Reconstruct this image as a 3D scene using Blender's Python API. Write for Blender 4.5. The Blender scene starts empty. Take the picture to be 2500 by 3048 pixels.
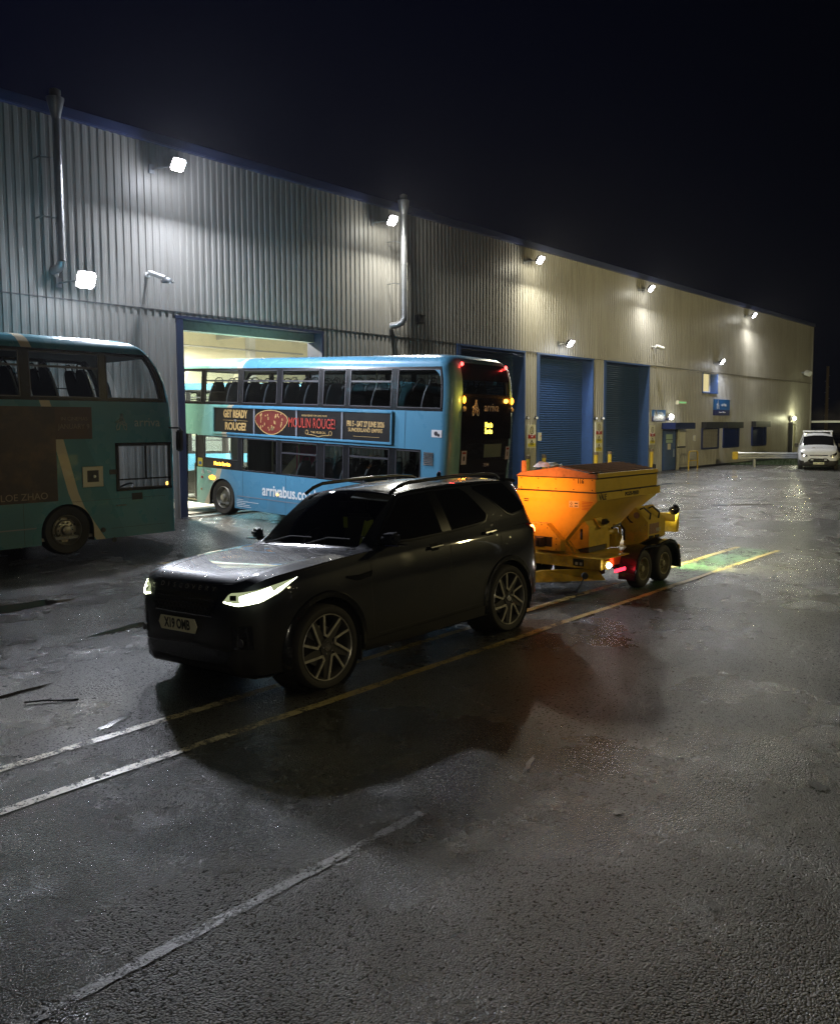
import bpy, bmesh, math, random
from mathutils import Vector, Matrix
from mathutils.bvhtree import BVHTree
R = math.radians
random.seed(7)
SC = bpy.context.scene
COL = SC.collection

# ------------------------------------------------------------------ camera
CAM_F = (0.7571, 0.6486, -0.0815)
cd = bpy.data.cameras.new('camera')
cam = bpy.data.objects.new('camera', cd)
COL.objects.link(cam)
SC.camera = cam
th, pit, rol = 0.7085, 0.0816, -0.0052
F = Vector((math.cos(th)*math.cos(pit), math.sin(th)*math.cos(pit), -math.sin(pit)))
Rv = F.cross(Vector((0, 0, 1))).normalized(); Uv = Rv.cross(F)
R2 = math.cos(rol)*Rv + math.sin(rol)*Uv; U2 = -math.sin(rol)*Rv + math.cos(rol)*Uv
CM = Matrix((R2, U2, -F)).transposed().to_4x4()
CM.translation = Vector((0, 0, 2.417))
cam.matrix_world = CM
cd.sensor_fit = 'VERTICAL'; cd.sensor_height = 24.0
cd.lens = 2552.1/3048*24.0
cd.shift_y = -(1524-1478.5)/3048.0
cd.clip_start = 0.1; cd.clip_end = 2000

# ------------------------------------------------------------------ night sky
W = bpy.data.worlds.new('World'); SC.world = W; W.use_nodes = True
wn = W.node_tree.nodes; wl = W.node_tree.links
bg = wn['Background']
wtc = wn.new('ShaderNodeTexCoord'); wsep = wn.new('ShaderNodeSeparateXYZ')
wcr = wn.new('ShaderNodeValToRGB')
wl.new(wtc.outputs['Generated'], wsep.inputs[0]); wm = wn.new('ShaderNodeMath'); wm.operation = 'MULTIPLY_ADD'; wm.inputs[1].default_value = .75; wm.inputs[2].default_value = -.12; wl.new(wsep.outputs['Y'], wm.inputs[0]); wl.new(wm.outputs[0], wcr.inputs[0]); wl.new(wcr.outputs[0], bg.inputs['Color'])
wcr.color_ramp.elements[0].position = 0.0; wcr.color_ramp.elements[0].color = (0.0006, 0.0008, 0.0018, 1)
wcr.color_ramp.elements[1].position = 0.75; wcr.color_ramp.elements[1].color = (0.0012, 0.0016, 0.0075, 1)
bg.inputs['Strength'].default_value = 1.0

SC.view_settings.view_transform = 'Standard'
SC.view_settings.look = 'None'
SC.view_settings.exposure = 0.0
SC.view_settings.gamma = 1.0
SC.view_settings.use_curve_mapping = False
SC.render.engine = 'CYCLES'
cy = SC.cycles
cy.use_denoising = True
try:
    cy.denoiser = 'OPENIMAGEDENOISE'; cy.denoising_input_passes = 'RGB_ALBEDO_NORMAL'; cy.denoising_prefilter = 'NONE'; cy.denoising_quality = 'HIGH'
except Exception: pass
cy.max_bounces = 7; cy.diffuse_bounces = 2; cy.glossy_bounces = 3; cy.transmission_bounces = 6; cy.transparent_max_bounces = 16
cy.volume_bounces = 0
cy.sample_clamp_indirect = 4.0
cy.sample_clamp_direct = 0.0
cy.caustics_reflective = False; cy.caustics_refractive = False
cy.use_adaptive_sampling = False

# ------------------------------------------------------------------ materials
MAT = {}
def new_mat(name):
    m = bpy.data.materials.new(name); m.use_nodes = True
    nt = m.node_tree
    for n in list(nt.nodes): nt.nodes.remove(n)
    out = nt.nodes.new('ShaderNodeOutputMaterial')
    MAT[name] = m
    return m, nt, out
def pbsdf(nt, out, col, rough=.5, metal=0., coat=0., spec=.5):
    b = nt.nodes.new('ShaderNodeBsdfPrincipled')
    b.inputs['Base Color'].default_value = (*col, 1); b.inputs['Roughness'].default_value = rough
    b.inputs['Metallic'].default_value = metal; b.inputs['Coat Weight'].default_value = coat
    b.inputs['Coat Roughness'].default_value = .05
    b.inputs['Specular IOR Level'].default_value = spec
    nt.links.new(b.outputs[0], out.inputs[0]); return b
def noise_node(nt, scale, detail=3, coord='Object', rough=.55, vec=None):
    tc = nt.nodes.new('ShaderNodeTexCoord'); n = nt.nodes.new('ShaderNodeTexNoise')
    n.inputs['Scale'].default_value = scale; n.inputs['Detail'].default_value = detail; n.inputs['Roughness'].default_value = rough
    nt.links.new(vec if vec else tc.outputs[coord], n.inputs['Vector']); return n
def mixcol(nt, fac, a, b, mode='MIX'):
    m = nt.nodes.new('ShaderNodeMix'); m.data_type = 'RGBA'; m.blend_type = mode
    for sock, v in ((m.inputs[0], fac), (m.inputs[6], a), (m.inputs[7], b)):
        if isinstance(v, (int, float)): sock.default_value = v
        elif isinstance(v, tuple): sock.default_value = (*v, 1) if len(v) == 3 else v
        else: nt.links.new(v, sock)
    return m.outputs[2]
def math_n(nt, op, a, b=0., c=0., clamp=False):
    m = nt.nodes.new('ShaderNodeMath'); m.operation = op; m.use_clamp = clamp
    for i, v in enumerate((a, b, c)):
        if isinstance(v, (int, float)): m.inputs[i].default_value = v
        else: nt.links.new(v, m.inputs[i])
    return m.outputs[0]
def ramp(nt, fac, p0, p1, c0=(0, 0, 0), c1=(1, 1, 1)):
    r = nt.nodes.new('ShaderNodeValToRGB'); nt.links.new(fac, r.inputs[0])
    r.color_ramp.elements[0].position = p0; r.color_ramp.elements[1].position = p1
    r.color_ramp.elements[0].color = (*c0, 1); r.color_ramp.elements[1].color = (*c1, 1)
    return r.outputs[0]
def mat(name, col, rough=.5, metal=0., coat=0., var=.12, scale=3., bump=0., bscale=60., dirt=0., spec=.5, coatr=None):
    m, nt, out = new_mat(name)
    b = pbsdf(nt, out, col, rough, metal, coat, spec)
    if coatr is not None: b.inputs['Coat Roughness'].default_value = coatr
    if var:
        n = noise_node(nt, scale, 4)
        c = mixcol(nt, n.outputs[0], tuple(max(0, x*(1-var)) for x in col), tuple(min(1, x*(1+var)) for x in col))
        if dirt:
            n2 = noise_node(nt, scale*2.3, 6, rough=.7)
            c = mixcol(nt, math_n(nt, 'MULTIPLY', ramp(nt, n2.outputs[0], .5, .72), dirt), c, (.035, .028, .02))
        nt.links.new(c, b.inputs['Base Color'])
        rr = math_n(nt, 'MULTIPLY_ADD', n.outputs[0], .25*rough, rough*.88)
        nt.links.new(rr, b.inputs['Roughness'])
    if bump:
        n = noise_node(nt, bscale, 3); bp = nt.nodes.new('ShaderNodeBump')
        bp.inputs['Strength'].default_value = bump; bp.inputs['Distance'].default_value = .01
        nt.links.new(n.outputs[0], bp.inputs['Height']); nt.links.new(bp.outputs[0], b.inputs['Normal'])
        if coat: nt.links.new(bp.outputs[0], b.inputs['Coat Normal'])
    return m
def emis(name, col, strength):
    m, nt, out = new_mat(name)
    e = nt.nodes.new('ShaderNodeEmission'); e.inputs[0].default_value = (*col, 1); e.inputs[1].default_value = strength
    nt.links.new(e.outputs[0], out.inputs[0]); return m
def glass(name, tint=(.8, .85, .85), refl=1.0, rough=.02, drops=0., dcoord=55.):
    m, nt, out = new_mat(name)
    t = nt.nodes.new('ShaderNodeBsdfTransparent'); t.inputs[0].default_value = (*tint, 1)
    g = nt.nodes.new('ShaderNodeBsdfGlossy'); g.inputs['Roughness'].default_value = rough
    g.inputs['Color'].default_value = (refl, refl, refl, 1)
    lw = nt.nodes.new('ShaderNodeLayerWeight'); lw.inputs['Blend'].default_value = .5
    fr = math_n(nt, 'MULTIPLY_ADD', math_n(nt, 'POWER', lw.outputs['Facing'], 5.), .95, .045)
    mx = nt.nodes.new('ShaderNodeMixShader')
    nt.links.new(fr, mx.inputs[0]); nt.links.new(t.outputs[0], mx.inputs[1]); nt.links.new(g.outputs[0], mx.inputs[2])
    last = mx.outputs[0]
    if drops:
        tc = nt.nodes.new('ShaderNodeTexCoord'); v = nt.nodes.new('ShaderNodeTexVoronoi'); v.inputs['Scale'].default_value = dcoord
        v.inputs['Randomness'].default_value = 1.
        nt.links.new(tc.outputs['Object'], v.inputs['Vector'])
        n = noise_node(nt, 2.2, 3)
        thr = math_n(nt, 'MULTIPLY', ramp(nt, n.outputs[0], .35, .7), .17*drops)
        msk = math_n(nt, 'LESS_THAN', v.outputs['Distance'], thr)
        d = nt.nodes.new('ShaderNodeBsdfGlossy'); d.inputs['Roughness'].default_value = .25; d.inputs['Color'].default_value = (.7, .7, .7, 1)
        bp = nt.nodes.new('ShaderNodeBump'); bp.inputs['Strength'].default_value = 1.; bp.inputs['Distance'].default_value = .01
        nt.links.new(v.outputs['Distance'], bp.inputs['Height']); nt.links.new(bp.outputs[0], d.inputs['Normal'])
        m2 = nt.nodes.new('ShaderNodeMixShader')
        nt.links.new(msk, m2.inputs[0]); nt.links.new(last, m2.inputs[1]); nt.links.new(d.outputs[0], m2.inputs[2]); last = m2.outputs[0]
    nt.links.new(last, out.inputs[0]); return m

# ------------------------------------------------------------------ mesh builder
class M:
    def __init__(s): s.v = []; s.f = []; s.mi = []; s.cur = 0
    def mat(s, i): s.cur = i; return s
    def add(s, verts, faces):
        b = len(s.v); s.v += [tuple(v) for v in verts]
        for f in faces: s.f.append(tuple(b+i for i in f)); s.mi.append(s.cur)
        return s
    def box(s, x0, x1, y0, y1, z0, z1):
        return s.add([(x0, y0, z0), (x1, y0, z0), (x1, y1, z0), (x0, y1, z0), (x0, y0, z1), (x1, y0, z1), (x1, y1, z1), (x0, y1, z1)],
            [(3, 2, 1, 0), (4, 5, 6, 7), (0, 1, 5, 4), (1, 2, 6, 5), (2, 3, 7, 6), (3, 0, 4, 7)])
    def prism(s, pts, d):
        "pts: 3D polygon, d: extrusion vector"
        n = len(pts); d = Vector(d); a = [Vector(p) for p in pts]; b = [p+d for p in a]
        nrm = Vector((0, 0, 0))
        for i in range(n): nrm += a[i].cross(a[(i+1) % n])
        if nrm.dot(d) > 0: a, b = a, b; rev = True
        else: rev = False
        idx = list(range(n))
        fa = tuple(reversed(idx)) if rev else tuple(idx)
        fb = tuple(i+n for i in (idx if rev else reversed(idx)))
        fs = [fa, fb]
        for i in range(n):
            j = (i+1) % n
            fs.append((i, j, j+n, i+n) if rev else (j, i, i+n, j+n))
        return s.add(a+b, fs)
    def frame(s, p0, p1):
        d = (Vector(p1)-Vector(p0)).normalized()
        u = d.orthogonal().normalized(); return d, u, d.cross(u)
    def cyl(s, p0, p1, r, n=12, r1=None, cap=True):
        r1 = r if r1 is None else r1
        d, u, w = s.frame(p0, p1); vs = []
        for p, rr in ((p0, r), (p1, r1)):
            for k in range(n):
                a = 2*math.pi*k/n; vs.append(Vector(p)+u*math.cos(a)*rr+w*math.sin(a)*rr)
        fs = [(k, (k+1) % n, (k+1) % n+n, k+n) for k in range(n)]
        if cap: fs += [tuple(reversed(range(n))), tuple(range(n, 2*n))]
        return s.add(vs, fs)
    def tube(s, pts, r, n=8, cap=True):
        pts = [Vector(p) for p in pts]; vs = []; prev = None
        for i, p in enumerate(pts):
            d = (pts[min(i+1, len(pts)-1)]-pts[max(i-1, 0)]).normalized()
            if prev is None: u = d.orthogonal().normalized()
            else: u = (prev-d*prev.dot(d)).normalized()
            prev = u; w = d.cross(u)
            for k in range(n):
                a = 2*math.pi*k/n; vs.append(p+u*math.cos(a)*r+w*math.sin(a)*r)
        fs = []
        for i in range(len(pts)-1):
            for k in range(n): fs.append((i*n+k, i*n+(k+1) % n, (i+1)*n+(k+1) % n, (i+1)*n+k))
        if cap: fs += [tuple(reversed(range(n))), tuple(range((len(pts)-1)*n, len(pts)*n))]
        return s.add(vs, fs)
    def lathe(s, prof, c, axis='Y', n=32, closed=False):
        "prof: list of (r, t) with t along axis"
        vs = []
        for r, t in prof:
            for k in range(n):
                a = 2*math.pi*k/n; ca, sa = math.cos(a)*r, math.sin(a)*r
                vs.append((c[0]+ca, c[1]+t, c[2]+sa) if axis == 'Y' else (c[0]+t, c[1]+ca, c[2]+sa) if axis == 'X' else (c[0]+ca, c[1]+sa, c[2]+t))
        fs = []
        m = len(prof)
        for i in range(m if closed else m-1):
            j = (i+1) % m
            for k in range(n): fs.append((i*n+k, j*n+k, j*n+(k+1) % n, i*n+(k+1) % n))
        return s.add(vs, fs)
    def grid(s, fn, us, vs_, skip=None):
        nu, nv = len(us), len(vs_)
        vv = [fn(u, v) for u in us for v in vs_]; fs = []
        for i in range(nu-1):
            for j in range(nv-1):
                if skip and skip(i, j): continue
                fs.append((i*nv+j, (i+1)*nv+j, (i+1)*nv+j+1, i*nv+j+1))
        return s.add(vv, fs)
    def ribbon(s, pts2, w, to3, thick):
        "polyline of width w in a plane; to3(x,y,h)->3D, extruded thick"
        for i in range(len(pts2)-1):
            (x0, y0), (x1, y1) = pts2[i], pts2[i+1]
            dx, dy = x1-x0, y1-y0; L = math.hypot(dx, dy) or 1; nx, ny = -dy/L*w/2, dx/L*w/2
            ex, ey = dx/L*w*.35, dy/L*w*.35
            q = [(x0+nx-ex, y0+ny-ey), (x0-nx-ex, y0-ny-ey), (x1-nx+ex, y1-ny+ey), (x1+nx+ex, y1+ny+ey)]
            a = [to3(x, y, 0) for x, y in q]; d = Vector(to3(q[0][0], q[0][1], thick))-Vector(a[0])
            s.prism(a, d)
        return s
    def build(s, name, mats, parent=None, smooth=False, bevel=0., merge=False, angle=35, loc=None):
        me = bpy.data.meshes.new(name); me.from_pydata(s.v, [], s.f)
        if not isinstance(mats, (list, tuple)): mats = [mats]
        for m in mats: me.materials.append(MAT[m] if isinstance(m, str) else m)
        for p, i in zip(me.polygons, s.mi): p.material_index = i
        if merge or bevel:
            bm = bmesh.new(); bm.from_mesh(me)
            if merge: bmesh.ops.remove_doubles(bm, verts=bm.verts, dist=1e-4)
            if merge: bmesh.ops.recalc_face_normals(bm, faces=bm.faces)
            if bevel:
                eds = [e for e in bm.edges if len(e.link_faces) == 2 and e.calc_face_angle(0) > .5]
                bmesh.ops.bevel(bm, geom=eds, offset=bevel, segments=2, affect='EDGES', clamp_overlap=True)
            bm.to_mesh(me); bm.free()
        me.update()
        o = bpy.data.objects.new(name, me); COL.objects.link(o)
        if smooth or bevel:
            me.polygons.foreach_set('use_smooth', [True]*len(me.polygons)); me.set_sharp_from_angle(angle=R(angle))
        if loc: o.location = loc
        if parent: o.parent = parent
        return o

def tag(o, label=None, cat=None, group=None, kind=None):
    if label: o['label'] = label
    if cat: o['category'] = cat
    if group: o['group'] = group
    if kind: o['kind'] = kind
    return o
def empty(name, loc=(0, 0, 0), rz=0, label=None, cat=None, group=None):
    o = bpy.data.objects.new(name, None); COL.objects.link(o); o.location = loc; o.rotation_euler = (0, 0, rz)
    o.empty_display_size = .2
    return tag(o, label, cat, group)
def dup(o, parent=None, loc=None):
    c = o.copy(); COL.objects.link(c)
    if parent: c.parent = parent
    if loc is not None: c.location = loc
    return c
def dup_tree(o, parent=None):
    c = dup(o, parent)
    for ch in list(o.children): dup_tree(ch, c)
    return c
def text(name, s, size, m, parent, mtx, ext=.002, bold=0., sx=1., sy=1., align='CENTER', spacing=1., center_y=True):
    cu = bpy.data.curves.new('txt', 'FONT'); cu.body = s; cu.size = size; cu.extrude = ext; cu.offset = bold
    cu.align_x = align; cu.space_character = spacing; cu.resolution_u = 4
    if center_y: cu.align_y = 'CENTER'
    o = bpy.data.objects.new('txt', cu); COL.objects.link(o)
    dg = bpy.context.evaluated_depsgraph_get(); dg.update()
    me = bpy.data.meshes.new_from_object(o.evaluated_get(dg)); me.name = name
    bpy.data.objects.remove(o); bpy.data.curves.remove(cu)
    me.transform(Matrix.Diagonal((sx, sy, 1, 1))); me.transform(mtx)
    me.materials.clear(); me.materials.append(MAT[m])
    n = bpy.data.objects.new(name, me); COL.objects.link(n)
    if parent: n.parent = parent
    return n
def MX(origin, xaxis, yaxis):
    x = Vector(xaxis).normalized(); y = Vector(yaxis).normalized(); z = x.cross(y)
    m = Matrix((x, y, z)).transposed().to_4x4(); m.translation = Vector(origin); return m
def logo_mark(mb, to3, cx, cy, h, w=.0, th=.003):
    "outline letter-A emblem of three loops"
    s_ = h
    def loop(pts, ww):
        pts = [(cx+x*s_, cy+y*s_) for x, y in pts]; mb.ribbon(pts+[pts[0]], ww, to3, th)
    ww = w or h*.06
    loop([(-.32, -.5), (-.18, -.45), (-.02, .1), (.08, .46), (.0, .5), (-.1, .2), (-.36, -.3)], ww)
    loop([(.32, -.5), (.18, -.45), (.02, .1), (-.06, .4), (.0, .5), (.14, .2), (.36, -.3)], ww)
    loop([(-.38, -.02), (-.1, .16), (.12, .0), (.36, -.12), (.3, -.22), (-.05, -.1), (-.32, .06)], ww)
def add_light(name, kind, loc, energy, col, parent=None, direction=None, size=.3, spot=None, blend=.5, sy=None, spread=None):
    l = bpy.data.lights.new(name, kind); l.energy = energy; l.color = col
    o = bpy.data.objects.new(name, l); COL.objects.link(o); o.location = loc
    if kind == 'AREA':
        l.size = size
        if sy: l.shape = 'RECTANGLE'; l.size_y = sy
        if spread: l.spread = spread
    elif kind == 'SPOT': l.spot_size = spot; l.spot_blend = blend; l.shadow_soft_size = size
    else: l.shadow_soft_size = size
    if direction is not None: o.rotation_euler = Vector(direction).to_track_quat('-Z', 'Y').to_euler()
    if parent: o.parent = parent
    return o
# ------------------------------------------------------------------ site materials
def cladding():
    m, nt, out = new_mat('cladding'); b = pbsdf(nt, out, (.3, .3, .28), .45)
    tc = nt.nodes.new('ShaderNodeTexCoord'); oi = nt.nodes.new('ShaderNodeObjectInfo'); ge = nt.nodes.new('ShaderNodeNewGeometry')
    mp = nt.nodes.new('ShaderNodeMapping'); nt.links.new(ge.outputs['Position'], mp.inputs[0]); mp.inputs['Scale'].default_value = (6, 6, .35)
    n = noise_node(nt, 1., 5, rough=.7, vec=mp.outputs[0]); n2 = noise_node(nt, .5, 4, vec=ge.outputs['Position'])
    v = math_n(nt, 'MULTIPLY_ADD', oi.outputs['Random'], .10, .95)
    c = mixcol(nt, ramp(nt, n.outputs[0], .42, .72), (.37, .36, .335), (.30, .29, .26))
    c = mixcol(nt, math_n(nt, 'MULTIPLY', ramp(nt, n2.outputs[0], .5, .75), .35), c, (.20, .19, .16))
    vv = nt.nodes.new('ShaderNodeCombineColor'); [nt.links.new(v, vv.inputs[k]) for k in range(3)]
    c = mixcol(nt, 1., c, vv.outputs[0], 'MULTIPLY')
    nt.links.new(c, b.inputs['Base Color'])
cladding()
mat('frame_dark', (.03, .04, .085), .45)
mat('cladding_dark', (.10, .10, .10), .5)
mat('gutter_blue', (.05, .065, .16), .4)
mat('door_blue', (.045, .095, .24), .38, dirt=.25)
mat('slat_blue', (.028, .065, .15), .36, dirt=.3)
mat('dark_blue', (.012, .025, .12), .4)
mat('galv', (.42, .44, .46), .38, .9, var=.2, scale=6)
mat('black_plastic', (.012, .012, .013), .42)
mat('black_gloss', (.006, .006, .007), .12, coat=.6)
mat('rubber', (.022, .020, .017), .75, bump=.3, bscale=40)
mat('white_paint', (.62, .63, .62), .4)
mat('cream_wall', (.66, .64, .48), .7, var=.1, scale=.4, dirt=.15)
mat('concrete', (.26, .25, .22), .6, dirt=.4)
mat('yellow_paint', (.62, .42, .03), .45, dirt=.4)
mat('sign_cream', (.62, .60, .46), .4)
mat('sign_red', (.35, .03, .02), .4)
mat('sign_yellow', (.60, .52, .05), .4)
mat('sign_black', (.02, .02, .015), .4)
mat('sign_white', (.75, .77, .8), .4)
mat('sign_blue', (.02, .12, .34), .35)
mat('sign_navy', (.01, .015, .10), .35)
mat('paper_green', (.35, .48, .38), .5)
mat('wood', (.16, .12, .08), .8)
mat('grass_green', (.03, .05, .015), .9)
emis('lamp_white', (1., .97, 1.), 60)
emis('lamp_warm', (1., .95, .75), 45)
emis('lamp_small', (1., 1., .88), 30)
emis('interior_lamp', (1., .97, .8), 9)
emis('room_lit', (1., .84, .42), .75)

# wet tarmac
def tarmac():
    m, nt, out = new_mat('tarmac')
    b = pbsdf(nt, out, (.03, .03, .03), .4)
    tc = nt.nodes.new('ShaderNodeTexCoord')
    big = noise_node(nt, .22, 4, vec=tc.outputs['Object'])
    mid = noise_node(nt, 1.1, 5, rough=.65, vec=tc.outputs['Object'])
    fine = noise_node(nt, 48, 3, rough=.6, vec=tc.outputs['Object'])
    vor = nt.nodes.new('ShaderNodeTexVoronoi'); vor.inputs['Scale'].default_value = 84; nt.links.new(tc.outputs['Object'], vor.inputs['Vector'])
    vor2 = nt.nodes.new('ShaderNodeTexVoronoi'); vor2.inputs['Scale'].default_value = 30; nt.links.new(tc.outputs['Object'], vor2.inputs['Vector'])
    # colour: stones of differing grey in black binder
    c = mixcol(nt, vor.outputs['Color'], (.018, .0175, .017), (.125, .112, .096))
    c = mixcol(nt, ramp(nt, vor.outputs['Distance'], .34, .56), c, (.007, .007, .006))
    c = mixcol(nt, ramp(nt, mid.outputs[0], .35, .7), c, mixcol(nt, .3, c, (.045, .04, .036)))
    pn = noise_node(nt, .55, 5, rough=.6, vec=tc.outputs['Object'])
    c = mixcol(nt, math_n(nt, 'MULTIPLY', ramp(nt, pn.outputs[0], .42, .62), .55), c, mixcol(nt, .55, c, (.008, .008, .008)))
    # salt and dust stains
    st = noise_node(nt, .9, 6, rough=.7, vec=tc.outputs['Object'])
    c = mixcol(nt, math_n(nt, 'MULTIPLY', ramp(nt, st.outputs[0], .60, .72), .5), c, (.16, .16, .17))
    # cracks
    vc = nt.nodes.new('ShaderNodeTexVoronoi'); vc.feature = 'DISTANCE_TO_EDGE'; vc.inputs['Scale'].default_value = .33
    wv = nt.nodes.new('ShaderNodeVectorMath'); wv.operation = 'ADD'
    wn_ = noise_node(nt, 1.6, 4, vec=tc.outputs['Object'])
    sc_ = nt.nodes.new('ShaderNodeVectorMath'); sc_.operation = 'SCALE'; sc_.inputs['Scale'].default_value = .8
    nt.links.new(wn_.outputs['Color'], sc_.inputs[0]); nt.links.new(tc.outputs['Object'], wv.inputs[0]); nt.links.new(sc_.outputs[0], wv.inputs[1])
    nt.links.new(wv.outputs[0], vc.inputs['Vector'])
    crk = math_n(nt, 'MULTIPLY', math_n(nt, 'LESS_THAN', vc.outputs['Distance'], .006), ramp(nt, mid.outputs[0], .5, .56))
    c = mixcol(nt, crk, c, (.006, .006, .006))
    nt.links.new(c, b.inputs['Base Color'])
    # wetness: film of water collects in low broad patches
    wet = ramp(nt, math_n(nt, 'ADD', math_n(nt, 'MULTIPLY', big.outputs[0], .62), math_n(nt, 'MULTIPLY', mid.outputs[0], .42)), .44, .62)
    r = nt.nodes.new('ShaderNodeMapRange'); nt.links.new(wet, r.inputs[0]); r.inputs[3].default_value = .34; r.inputs[4].default_value = .20
    sepg = nt.nodes.new('ShaderNodeSeparateColor'); nt.links.new(vor.outputs['Color'], sepg.inputs[0])
    gl = math_n(nt, 'GREATER_THAN', sepg.outputs[1], .90)
    rr_ = math_n(nt, 'MULTIPLY', r.outputs[0], math_n(nt, 'MULTIPLY_ADD', gl, -.35, 1.))
    nt.links.new(rr_, b.inputs['Roughness'])
    b.inputs['Specular IOR Level'].default_value = .6
    sepc = nt.nodes.new('ShaderNodeSeparateColor'); nt.links.new(vor.outputs['Color'], sepc.inputs[0])
    h = math_n(nt, 'ADD', math_n(nt, 'MULTIPLY', math_n(nt, 'POWER', vor.outputs['Distance'], 2.), -2.8), math_n(nt, 'MULTIPLY', sepc.outputs[0], .42))
    h = math_n(nt, 'ADD', h, math_n(nt, 'MULTIPLY', vor2.outputs['Distance'], -.22))
    h = math_n(nt, 'ADD', h, math_n(nt, 'MULTIPLY', fine.outputs[0], .12))
    pv = noise_node(nt, 2.6, 4, rough=.7, vec=tc.outputs['Object'])
    h = math_n(nt, 'MULTIPLY', h, math_n(nt, 'MULTIPLY_ADD', ramp(nt, pv.outputs[0], .35, .65), 1.0, .45))
    h = math_n(nt, 'ADD', h, math_n(nt, 'MULTIPLY', pv.outputs[0], 1.6))
    bp = nt.nodes.new('ShaderNodeBump'); bp.inputs['Distance'].default_value = .011
    s2 = nt.nodes.new('ShaderNodeMapRange'); nt.links.new(wet, s2.inputs[0]); s2.inputs[3].default_value = .95; s2.inputs[4].default_value = .6
    nt.links.new(s2.outputs[0], bp.inputs['Strength'])
    nt.links.new(h, bp.inputs['Height']); nt.links.new(bp.outputs[0], b.inputs['Normal'])
    cb = nt.nodes.new('ShaderNodeBump'); cb.inputs['Distance'].default_value = .011; cb.inputs['Strength'].default_value = .40; nt.links.new(h, cb.inputs['Height']); nt.links.new(cb.outputs[0], b.inputs['Coat Normal'])
    nt.links.new(math_n(nt, 'MULTIPLY_ADD', wet, .62, .05), b.inputs['Coat Weight']); b.inputs['Coat Roughness'].default_value = .24; b.inputs['Coat IOR'].default_value = 1.33
    return m
tarmac()
def marking(name, col, cover=.55, rough=.4):
    m, nt, out = new_mat(name)
    b = pbsdf(nt, out, col, rough)
    tc = nt.nodes.new('ShaderNodeTexCoord')
    vor = nt.nodes.new('ShaderNodeTexVoronoi'); vor.inputs['Scale'].default_value = 84; nt.links.new(tc.outputs['Object'], vor.inputs['Vector'])
    n = noise_node(nt, 7, 6, rough=.75, vec=tc.outputs['Object']); n2 = noise_node(nt, .8, 3, vec=tc.outputs['Object'])
    k = math_n(nt, 'ADD', math_n(nt, 'MULTIPLY', n.outputs[0], .6), math_n(nt, 'MULTIPLY', n2.outputs[0], .4))
    grit = noise_node(nt, 55, 3, rough=.7, vec=tc.outputs['Object'])
    k = math_n(nt, 'ADD', k, math_n(nt, 'MULTIPLY_ADD', grit.outputs[0], .55, -.275))
    k = ramp(nt, k, cover-.05, cover+.03)
    if name == 'line_green':
        sx_ = nt.nodes.new('ShaderNodeSeparateXYZ'); nt.links.new(tc.outputs['Object'], sx_.inputs[0])
        mr = nt.nodes.new('ShaderNodeMapRange'); nt.links.new(sx_.outputs[0], mr.inputs[0]); mr.inputs[1].default_value = 7.5; mr.inputs[2].default_value = 13.5; mr.inputs[3].default_value = .95; mr.inputs[4].default_value = 0.
        k = math_n(nt, 'MAXIMUM', k, mr.outputs[0])
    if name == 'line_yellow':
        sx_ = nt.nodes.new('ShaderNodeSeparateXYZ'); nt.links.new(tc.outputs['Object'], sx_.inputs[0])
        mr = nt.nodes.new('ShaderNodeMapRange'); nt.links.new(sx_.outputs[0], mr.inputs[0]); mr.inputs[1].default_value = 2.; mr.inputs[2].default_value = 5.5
        col = mixcol(nt, mr.outputs[0], (.58, .56, .50), col)  # paler towards low X: wet sheen of the lamps put into the paint colour
    st_ = mixcol(nt, ramp(nt, vor.outputs['Distance'], .28, .62), mixcol(nt, vor.outputs['Color'], (.03, .03, .029), (.13, .125, .12)), (.012, .012, .011))
    c = mixcol(nt, k, col, st_); nt.links.new(c, b.inputs['Base Color'])
    sc2 = nt.nodes.new('ShaderNodeSeparateColor'); nt.links.new(vor.outputs['Color'], sc2.inputs[0])
    h = math_n(nt, 'ADD', math_n(nt, 'MULTIPLY', vor.outputs['Distance'], -.9), math_n(nt, 'MULTIPLY', sc2.outputs[0], .5))
    bp = nt.nodes.new('ShaderNodeBump'); bp.inputs['Distance'].default_value = .011; bp.inputs['Strength'].default_value = .8
    nt.links.new(h, bp.inputs['Height']); nt.links.new(bp.outputs[0], b.inputs['Normal'])
    b.inputs['Coat Weight'].default_value = .2; b.inputs['Coat Roughness'].default_value = .3; b.inputs['Coat IOR'].default_value = 1.33
    tp = nt.nodes.new('ShaderNodeBsdfTransparent'); ms = nt.nodes.new('ShaderNodeMixShader')
    nt.links.new(k, ms.inputs[0]); nt.links.new(b.outputs[0], ms.inputs[1]); nt.links.new(tp.outputs[0], ms.inputs[2]); nt.links.new(ms.outputs[0], out.inputs[0])
    return m
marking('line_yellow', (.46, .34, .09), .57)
marking('line_white', (.16, .16, .16), .53)
marking('line_green', (.045, .13, .05), .53)
mat('water', (.006, .006, .007), .08, spec=.6, var=0)

def gz(x, y):
    "ground height: a shallow drainage dip between the yard and the building"
    a = 0.
    if y > 6.6:
        t = (y-6.6)/12.8
        a = -.19*math.sin(math.pi*min(1, t)) + .05*min(1, max(0, t))
    f = max(0., min(1., (26-x)/8.))
    base = .05*max(0, min(1, (y-6.6)/12.8))
    return base+(a-base)*f

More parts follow.
